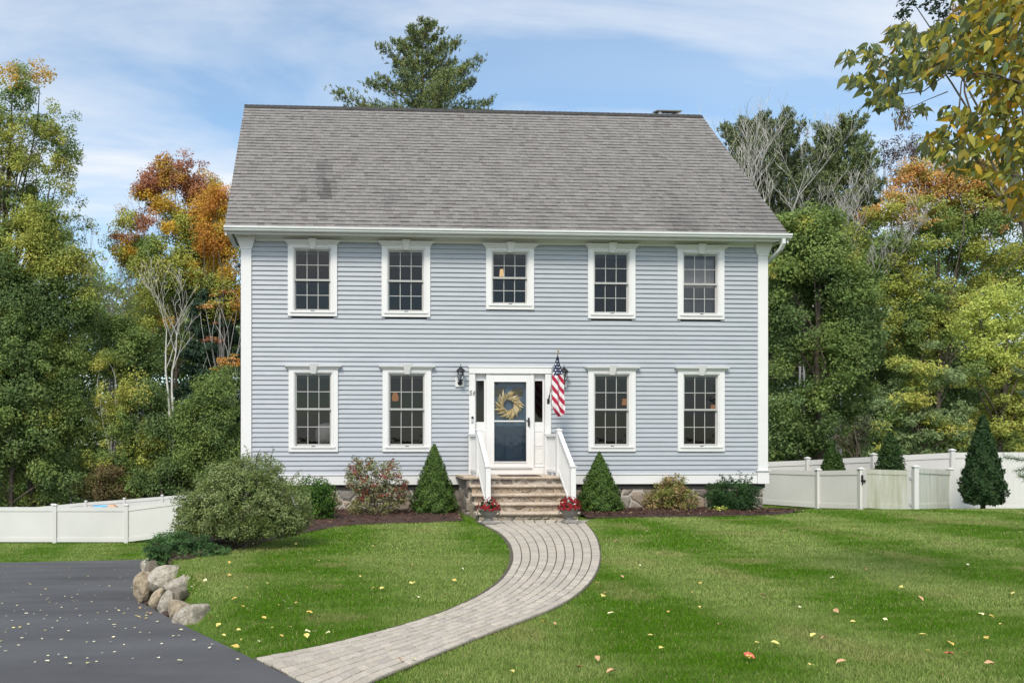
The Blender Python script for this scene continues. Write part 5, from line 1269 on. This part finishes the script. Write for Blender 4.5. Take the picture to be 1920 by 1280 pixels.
# right low run with the gate
G0 = at(1350, PY, 10.2); G1 = at(1534, PY, 6.7); G2 = at(1614, PY, 5.4); G3 = at(1716, PY, 4.0); G4 = at(1781, PY, 5.9)
def gp_(p): return (p.x, p.y, h(p.x, p.y))
fence('vinyl_fence', 'low white fence panels between the house and the gate', [gp_(G0), gp_(G1), gp_(G2)], 1.19, M_vinyl, grooves=True, post_h=.06)
fence('vinyl_fence', 'short green-stained low fence panel right of the gate', [gp_(G3), gp_(G4)], 1.19, M_algae, grooves=True, post_h=.06)
d = (G3-G2); L_ = math.hypot(d.x, d.y); d2 = Vector((d.x, d.y, 0)).normalized(); n2 = Vector((-d2.y, d2.x, 0)); zg = (h(G3.x, G3.y)+h(G2.x, G2.y))/2-.03
t = thing('gate', 'algae stained white vinyl gate with black latch', 'gate', (G2.x, G2.y, zg))
def gbar(mb, s0, s1, z0, z1, th, off=0):
    a, c = d2*s0+n2*off, d2*s1+n2*off; o = n2*th/2; Z = lambda p, z: Vector((p.x, p.y, z))
    mb.hexa([Z(a-o,z0), Z(c-o,z0), Z(c+o,z0), Z(a+o,z0)], [Z(a-o,z1), Z(c-o,z1), Z(c+o,z1), Z(a+o,z1)])
mb = MB(); gbar(mb, .085, .20, .05, 1.20, .05); gbar(mb, L_-.21, L_-.09, .05, 1.20, .05); mb.build('gate_frame', M_vinyl, t)
mb = MB(); gbar(mb, .20, L_-.21, 1.06, 1.195, .046); gbar(mb, .20, L_-.21, .06, .20, .046); nb = 9
for k in range(nb):
    w = (L_-.41)/nb; gbar(mb, .20+k*w+.003, .20+(k+1)*w-.003, .20, 1.06, .024)
gbar(mb, .20, L_-.21, .20, 1.06, .014); mb.build('gate_panel', M_algae, t)
mb = MB(); gbar(mb, .05, .10, .88, 1.02, .03, -.05); gbar(mb, .04, .17, .82, .88, .03, -.05); gbar(mb, .075, .095, .74, .82, .02, -.06); mb.build('latch', M_black, t)
for z in (.25, .98):
    mb = MB(); gbar(mb, L_-.13, L_-.05, z-.04, z+.04, .02, -.035); mb.build('hinge', M_grey, t)
# right tall run
T0 = at(1300, PY, 12.3); T1 = at(1514, PY, 9.3); T2 = at(1638, PY, 7.4); T3 = at(1785, PY, 6.0); T4 = at(1938, PY, 5.6); T5 = at(2090, PY, 5.3)
pts = []
for p, v in ((T0, 866), (T1, 857), (T2, 850), (T3, 842), (T4, 841), (T5, 840)):
    fw = (p.y-CY)*math.cos(TH)+p.x*math.sin(TH); zt_ = CZ-(v-PY)*fw/F; pts.append((p.x, p.y, zt_-1.93))
fence('vinyl_fence', 'tall white vinyl fence at the right, sloping down towards the house', pts, 1.83, M_vinyl, grooves=True)

# ------------------------------------------------------------------ boulders
sv = []; yy2 = np.arange(-10.0, -5.6, .1)
for y in yy2:
    for t in np.linspace(0, 1, 10):
        x = float(edge_x(y)) + .015 + t*(.24+.05*math.sin(y*7)); sv.append((x, y, h(x, y)+.02+.02*math.sin(y*9+t*8)))
structure(np_mesh('soil', sv, rows_to_quads(len(yy2), 10), M_mulch, smooth=True))
def boulder(u, v, ru, rv, fw, seed, label, fl=1.0):
    px = fw/F; c = fwp(u, fw, CZ-(v-PY)*fw/F); c.x -= .03; rng = random.Random(seed); ru *= 1.22; rv *= 1.2
    bm = bmesh.new(); bmesh.ops.create_icosphere(bm, subdivisions=4, radius=1)
    cuts = [(Vector((rng.gauss(0,1), rng.gauss(0,1), rng.gauss(0,.8))).normalized(), rng.uniform(.60,.88)) for _ in range(14)]
    from mathutils import noise as mn
    off = Vector((seed*3.1, seed*1.7, 0))
    for vtx in bm.verts:
        p = vtx.co.copy()
        for n_, dd in cuts:
            k = p.dot(n_)-dd
            if k > 0: p -= n_*k*.94
        p *= 1 + .10*mn.noise(p*1.6+off) + .035*mn.noise(p*5+off) + .018*mn.noise(p*13+off)
        vtx.co = Vector((p.x*ru*px, p.y*ru*px*.85, p.z*rv*px*1.1))
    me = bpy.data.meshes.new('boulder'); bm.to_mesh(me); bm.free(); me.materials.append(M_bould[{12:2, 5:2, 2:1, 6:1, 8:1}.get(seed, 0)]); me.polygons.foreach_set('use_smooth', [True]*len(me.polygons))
    o = link('boulder', me, None, c); o.rotation_euler = (0, 0, rng.uniform(-.3,.3)); tag(o, label, 'boulder', 'boulders edging the driveway')
boulder(302, 1064, 29, 17, 12.2, 1, 'pale flat boulder nearest the low juniper')
boulder(292, 1080, 17, 24, 11.9, 12, 'dark shadowed boulder wedged below the juniper side stone')
boulder(275, 1104, 19, 25, 11.2, 2, 'upright tan boulder standing furthest out on the asphalt')
boulder(330, 1087, 42, 24, 11.2, 3, 'large light grey boulder in the middle top of the row')
boulder(345, 1099, 30, 18, 10.5, 4, 'sloping pale boulder leaning over the lawn edge')
boulder(343, 1117, 20, 16, 10.0, 5, 'small round dark grey boulder on the lawn side')
boulder(300, 1128, 18, 22, 10.5, 6, 'tan boulder beside the upright one, with yellow leaves at its foot')
boulder(319, 1134, 17, 22, 9.9, 7, 'narrow grey boulder below the round dark one')
boulder(344, 1147, 26, 21, 9.3, 8, 'brownish wedge boulder behind the front stone')
boulder(370, 1152, 36, 23, 8.85, 9, 'front boulder with dark face and pale top, nearest the path')
boulder(338, 1070, 18, 7, 11.8, 10, 'thin flat stone sunk in the grass behind the row')

# ------------------------------------------------------------------ fallen leaves
LEAVES = []
for k, (col, sz) in enumerate([((.62,.52,.16), 1), ((.72,.66,.38), 1), ((.58,.40,.10), 1.1), ((.50,.30,.16), 1.3), ((.66,.62,.42), .9), ((.45,.10,.06), 1.1)]):
    m = simple(('yellow_leaf','pale_yellow_leaf','amber_leaf','brown_leaf','cream_leaf','red_leaf')[k], col, .7, .15, 30)
    r = random.Random(k); n = 9; top = []; vs = [(0,-.042*sz,0)]
    o1 = [(.018,-.02),(.030,.0),(.022,.022),(.0,.045),(-.022,.020),(-.028,-.002),(-.017,-.022)]
    vs = [(x*sz*r.uniform(.8,1.2), y*sz, .012*sz*abs(x)/.03*r.uniform(.3,2)+.006*r.random()) for x, y in [(0,-.04)]+o1] + [(0,0,.002)]
    me = bpy.data.meshes.new('fallen_leaf'); me.from_pydata(vs, [], [(8,i,(i+1)%8) for i in range(8)]); me.materials.append(m); LEAVES.append(me)
rr = random.Random(77)
def drop_leaf(u, v, z, where, kinds, s=1.0):
    p = gnd(u, v, z)
    for _ in range(4): p = gnd(u, v, h(p.x, p.y))
    o = link('fallen_leaf', LEAVES[rr.choice(kinds)]); o.location = (p.x, p.y, h(p.x, p.y)+(.028 if where[0] == 'd' else .045)); w_ = .12 if where[0] == 'd' else .5; o.rotation_euler = (rr.uniform(-w_,w_), rr.uniform(-w_,w_), rr.uniform(0,6.28)); k = s*rr.uniform(.5,.95)*(.58 if where[0] == 'd' else .85); o.scale = (k,k,k*(.5 if where[0] == 'd' else .9))
    lb, gr = {'d': ('small pale yellow leaf fallen on the dark asphalt driveway', 'fallen leaves on the driveway'), 'l': ('small yellowish leaf fallen on the grass left of the curved path', 'fallen leaves on the lawn left of the path'), 'r': ('small dry leaf fallen on the grass right of the curved path', 'fallen leaves on the lawn right of the path')}[where[0]]
    tag(o, lb, 'leaf', gr)
dp = [(58,1063),(64,1060),(80,1066),(130,1062),(200,1058),(225,1082),(236,1090),(193,1085),(160,1097),(57,1097),(8,1083),(30,1104),(85,1107),(77,1119),(90,1125),(122,1122),(135,1124),(92,1134),(106,1136),(4,1136),(32,1140),(115,1144),(172,1133),(240,1126),(260,1130),(44,1148),(77,1150),(12,1161),(49,1156),(82,1167),(144,1147),(150,1160),(183,1155),(200,1152),(216,1146),(222,1150),(234,1156),(258,1163),(164,1175),(214,1178),(128,1190),(25,1184),(37,1183),(53,1177),(98,1184),(85,1189),(295,1172),(253,1184),(263,1193),(280,1194),(213,1202),(42,1204),(2,1210),(115,1207),(163,1212),(176,1211),(325,1200),(335,1199),(363,1204),(340,1183),(398,1212),(393,1219),(303,1215),(215,1231),(88,1248),(123,1242),(131,1252),(165,1251),(337,1247),(297,1242),(446,1242),(280,1208),(130,1082),(165,1080),(22,1170),(205,1168),(178,1120),(205,1101),(148,1110),(110,1075),(240,1075),(260,1080),(215,1065)]
for u, v in dp: drop_leaf(u, v, -.8, 'd', (0,1,1,4,4), 1.05)
for k in range(45): drop_leaf(rr.uniform(0, 255)*1.0, 1062+rr.random()**.7*190, -.8, 'd', (1,4,4), .7)
for k in range(26): drop_leaf(rr.uniform(252, 285), rr.uniform(1112, 1165), -.5, 'd', (0,0,2,3), 1.0)
ll = [(555,1025),(627,1016),(638,1023),(700,1029),(790,1045),(642,1062),(597,1057),(603,1055),(647,1055),(564,1042),(530,1055),(470,1090),(525,1143),(533,1135),(545,1149),(581,1157),(495,1167),(556,1138),(512,1186),(577,1193),(590,1193),(575,1202),(615,1196),(527,1201),(485,1212),(543,1184),(800,1075),(770,1100),(776,1100),(852,1095),(837,1122),(867,1072),(700,1110),(711,1111),(716,1110),(760,1075),(770,1065),(628,1095),(655,1113),(675,1087),(714,1130),(783,1127),(415,1080),(430,1085),(440,1130),(455,1145),(465,1110),(500,1100),(420,1200),(440,1222),(410,1180),(395,1165),(447,1190),(455,1207),(360,1085),(372,1083),(385,1095),(400,1070),(430,1060),(480,1065)]
for u, v in ll: drop_leaf(u, v, 0, 'l', (0,0,1,2,2,4), 1.0)
rl = [(1312,1100),(1311,1146),(1295,1118),(1500,1146),(1568,1154),(1615,1029),(1622,1074),(1410,1053),(1725,1130),(1520,1258),(1405,1242),(1578,1252),(1454,1216),(1330,1020),(1200,1066),(1165,1088),(1120,1100),(1122,1106),(1130,1125),(1136,1120),(1145,1158),(1255,1155),(1220,1201),(1148,1270),(1120,1245),(1240,1225),(1525,1200),(1545,1205),(1780,1215),(1810,1235),(1855,1255),(1840,1160),(1860,1165),(1680,1030),(1815,1065),(1890,1033),(1420,1215),(1690,1108),(1730,1200),(1740,1230),(1660,1170),(1600,1175),(1850,1205),(1470,1000),(1212,1000),(1155,1020),(1600,995),(1865,975),(1765,1275),(1050,1190),(1040,1178),(1020,1175),(750,1247),(757,1262),(775,1246),(960,1270),(1000,1200),(1430,1125),(1350,1180),(1560,1090),(1900,1120),(1880,1180)]
for u, v in rl: drop_leaf(u, v, 0, 'r', (1,2,3,3,4,0,0), 1.0)
for u, v in ((1085,1262),(1405,1241),(1780,1236)): drop_leaf(u, v, 0, 'r', (5,), 1.2)

# ------------------------------------------------------------------ overhanging tree, trunk just outside the right edge
def box_elder():
    rng = np.random.default_rng(900); Y0 = -12.0; bx = 8.3; base = Vector((bx, Y0, h(bx, Y0)))
    t = thing('box_elder', 'leafy branch of a yellowing box elder overhanging the top right corner', 'tree', base)
    tm = MB(); tm.tube([(0,0,-.3),(.05,0,1.5),(-.1,.1,3.2),(-.3,0,5.2),(-.2,.1,7.5)], [.22,.17,.14,.11,.05], 10, cap=False); tm.build('trunk', M_bark, t, smooth=True)
    bm_ = MB(); P = lambda u, v, dy=0: at(u, v, Y0+dy)-base
    paths = [[(2300,330),(2000,190),(1866,140),(1791,136),(1732,120),(1670,128),(1626,114)], [(2000,190),(1900,150),(1777,138),(1732,171),(1688,177),(1655,200)], [(2250,300),(1960,260),(1880,237),(1820,250),(1770,290)],
             [(1777,172),(1740,187),(1712,200)], [(2300,200),(1980,90),(1850,60),(1760,70),(1690,55)], [(2200,60),(1950,10),(1840,10),(1760,40)], [(2250,420),(1990,350),(1900,330),(1850,330)], [(1910,154),(1892,205),(1878,240)], [(2250,500),(2000,420),(1930,380),(1890,370)], [(2100,-40),(1980,-60),(1880,-20)]]
    for k, p in enumerate(paths):
        dy = rng.uniform(-.6,.6); n = len(p); bm_.tube([P(u, v, dy*(1-i/(n-1))*.6) for i, (u, v) in enumerate(p)], [max(.0028, (.012 if p[0][0] > 1965 else .0055)*(1-i/(n-.5))) for i in range(n)], 6)
    bm_.build('branches', simple('twig_brown', (.10,.075,.06), .8, .2, 8), t)
    spots = [(1672,185,14),(1655,165,16),(1712,150,14),(1705,120,22),(1590,105,16),(1603,145,14),(1622,150,16),(1645,185,16),(1635,95,20),(1660,120,22),(1668,155,20),(1675,60,16),(1700,55,20),(1700,95,26),(1730,80,26),(1735,130,24),(1765,60,26),(1765,110,26),(1790,90,26),(1800,40,26),(1835,75,30),(1840,25,30),(1870,60,30),(1880,110,30),(1900,30,34),(1915,90,34),(1820,120,24),(1850,150,26),(1890,170,30),(1925,160,34),(1730,200,10),(1750,255,16),(1745,275,16),(1765,285,18),(1790,250,24),(1785,210,18),(1815,215,22),(1820,270,22),(1845,240,24),(1860,200,26),(1870,270,24),(1900,230,30),(1905,290,26),(1800,305,18),(1830,310,16),(1850,320,14),(1880,325,16),(1915,345,20),(1895,370,14),(1925,390,18),(1940,270,40),(1960,120,50),(1960,340,40),(1975,20,50),(1900,-25,50),(1830,-25,40)]
    Vv = []; Fq = []; Cc = []; Sd = []; Sc = []
    px = 1/scale_at(1800, Y0)
    for (u, v, r) in spots:
        n = int(8+r*r*.085)
        for k in range(n):
            a = rng.uniform(0, 6.28); q = r*math.sqrt(rng.random())*1.1; dy = rng.normal()*.28; p = np.array(at(u+q*math.cos(a), v+q*math.sin(a)*.8, Y0+dy)-base)
            D = unit(np.array([rng.normal()*.55-.15, rng.normal()*.5, -1+rng.random()*.7])); S = unit(np.cross(D, unit(rng.normal(size=3)+np.array([0,-.9,.5])))); Nn = np.cross(S, D)
            ln = px*rng.uniform(13, 29); wd = ln*rng.uniform(.15,.25); o = len(Vv); c1 = rng.uniform(.1,.4); cv = lambda s: -Nn*(s*s)*ln*c1
            pts = [p, p+D*ln*.22+S*wd*.75+Nn*wd*.25, p+D*ln*.5+S*wd+Nn*wd*.3+cv(.5), p+D*ln*.78+S*wd*.5+Nn*wd*.15+cv(.78), p+D*ln+cv(1), p+D*ln*.78-S*wd*.5+Nn*wd*.15+cv(.78), p+D*ln*.5-S*wd+Nn*wd*.3+cv(.5), p+D*ln*.22-S*wd*.75+Nn*wd*.25, p+D*ln*.3+cv(.3), p+D*ln*.6+cv(.6)]
            Vv += pts; Fq += [(o,o+1,o+8,o+7), (o+1,o+2,o+9,o+8), (o+8,o+9,o+6,o+7), (o+9,o+2,o+3,o+4), (o+9,o+4,o+5,o+6)]
            w = rng.random(); hi = np.clip((u-1700)/150, 0, 1)
            c = np.array([.16,.19,.08]) if w > .25+.50*hi else np.array([.33,.30,.05]) if w > .14*hi+.03 else np.array([.50,.31,.03]); Cc += [c*rng.uniform(.55,1.35)*np.array([1+rng.normal()*.08,1,1+rng.normal()*.15])]*10
    np_mesh('crown', np.array(Vv), np.array(Fq), M_leaf, np.array(Cc), t)
    for (u, v, w, n) in ((1694,218,17,60),(1748,112,12,26),(1860,155,18,40),(1835,25,14,24),(1840,315,12,24),(1790,20,10,16),(1895,60,14,24),(1800,285,9,14)):
        m = n*3; du = rng.normal(size=m)*w*.5; dv_ = rng.uniform(-w*1.2, w*1.5, m); Pp = np.array([at(u+a, v+b, Y0+rng.normal()*.08-.05)-base for a, b in zip(du, dv_)])
        D = np.tile([0,0,-1.0], (m,1))+rng.normal(size=(m,3))*.3; V = leaf_quads(Pp, unit(rng.normal(size=(m,3))+[0,-1,0]), D, px*rng.uniform(9,15,m), px*rng.uniform(2.2,3.6,m))
        c = pick([(.33,.27,.13),(.26,.20,.10),(.30,.17,.09)], m, rng); np_mesh('seed_cluster', V, np.arange(4*m).reshape(-1,4), M_leaf, np.repeat(c,4,0), t)
box_elder()
# pine whose tips reach in at the right edge
def side_pine():
    rng = np.random.default_rng(910); Y0 = -5.5; bx = at(2080, PY, Y0).x; base = Vector((bx, Y0, h(bx, Y0))); t = thing('pine_tree', 'pine reaching needle sprays in from the right edge', 'tree', base)
    mb = MB(); mb.tube([(0,0,-.3),(0,0,2),(.1,0,5)], [.12,.1,.03], 8, cap=False); mb.build('trunk', M_bark, t); bm_ = MB(); Ps = []; Ds = []
    for path in ([(2080,800),(1960,850),(1915,862),(1882,856)], [(2080,860),(1960,890),(1925,895),(1912,892)], [(2080,640),(1970,690),(1920,700),(1900,690)], [(2080,690),(1960,740),(1915,735)], [(2080,600),(1980,650),(1935,650),(1915,665)], [(2080,740),(1990,780),(1940,770)], [(1960,850),(1930,878),(1905,882)]):
        pts = [at(u, v, Y0+rng.normal()*.15)-base for u, v in path]; bm_.tube(pts, [max(.006, .02*(1-i/len(pts))) for i in range(len(pts))], 5, cap=False)
        for i in range(len(pts)-1):
            for f in np.linspace(0, 1, 9):
                p = pts[i].lerp(pts[i+1], f)
                for k in range(10): Ps.append(np.array(p)+rng.normal(size=3)*.02); Ds.append(np.array((pts[i+1]-pts[i]).normalized())*.8+rng.normal(size=3)*.55)
    P = np.array(Ps); D = unit(np.array(Ds)); m = len(P); ln = rng.uniform(.07,.12,m); V = leaf_quads(P+D*ln[:,None]*.5, unit(rng.normal(size=(m,3))), D, ln, np.full(m,.007))
    bm_.build('branches', M_bark, t); np_mesh('needles', V, np.arange(4*m).reshape(-1,4), M_needle, np.repeat(pick(GREEN['bluepine']+GREEN['pine'], m, rng),4,0), t)
side_pine()
bpy.context.view_layer.update()
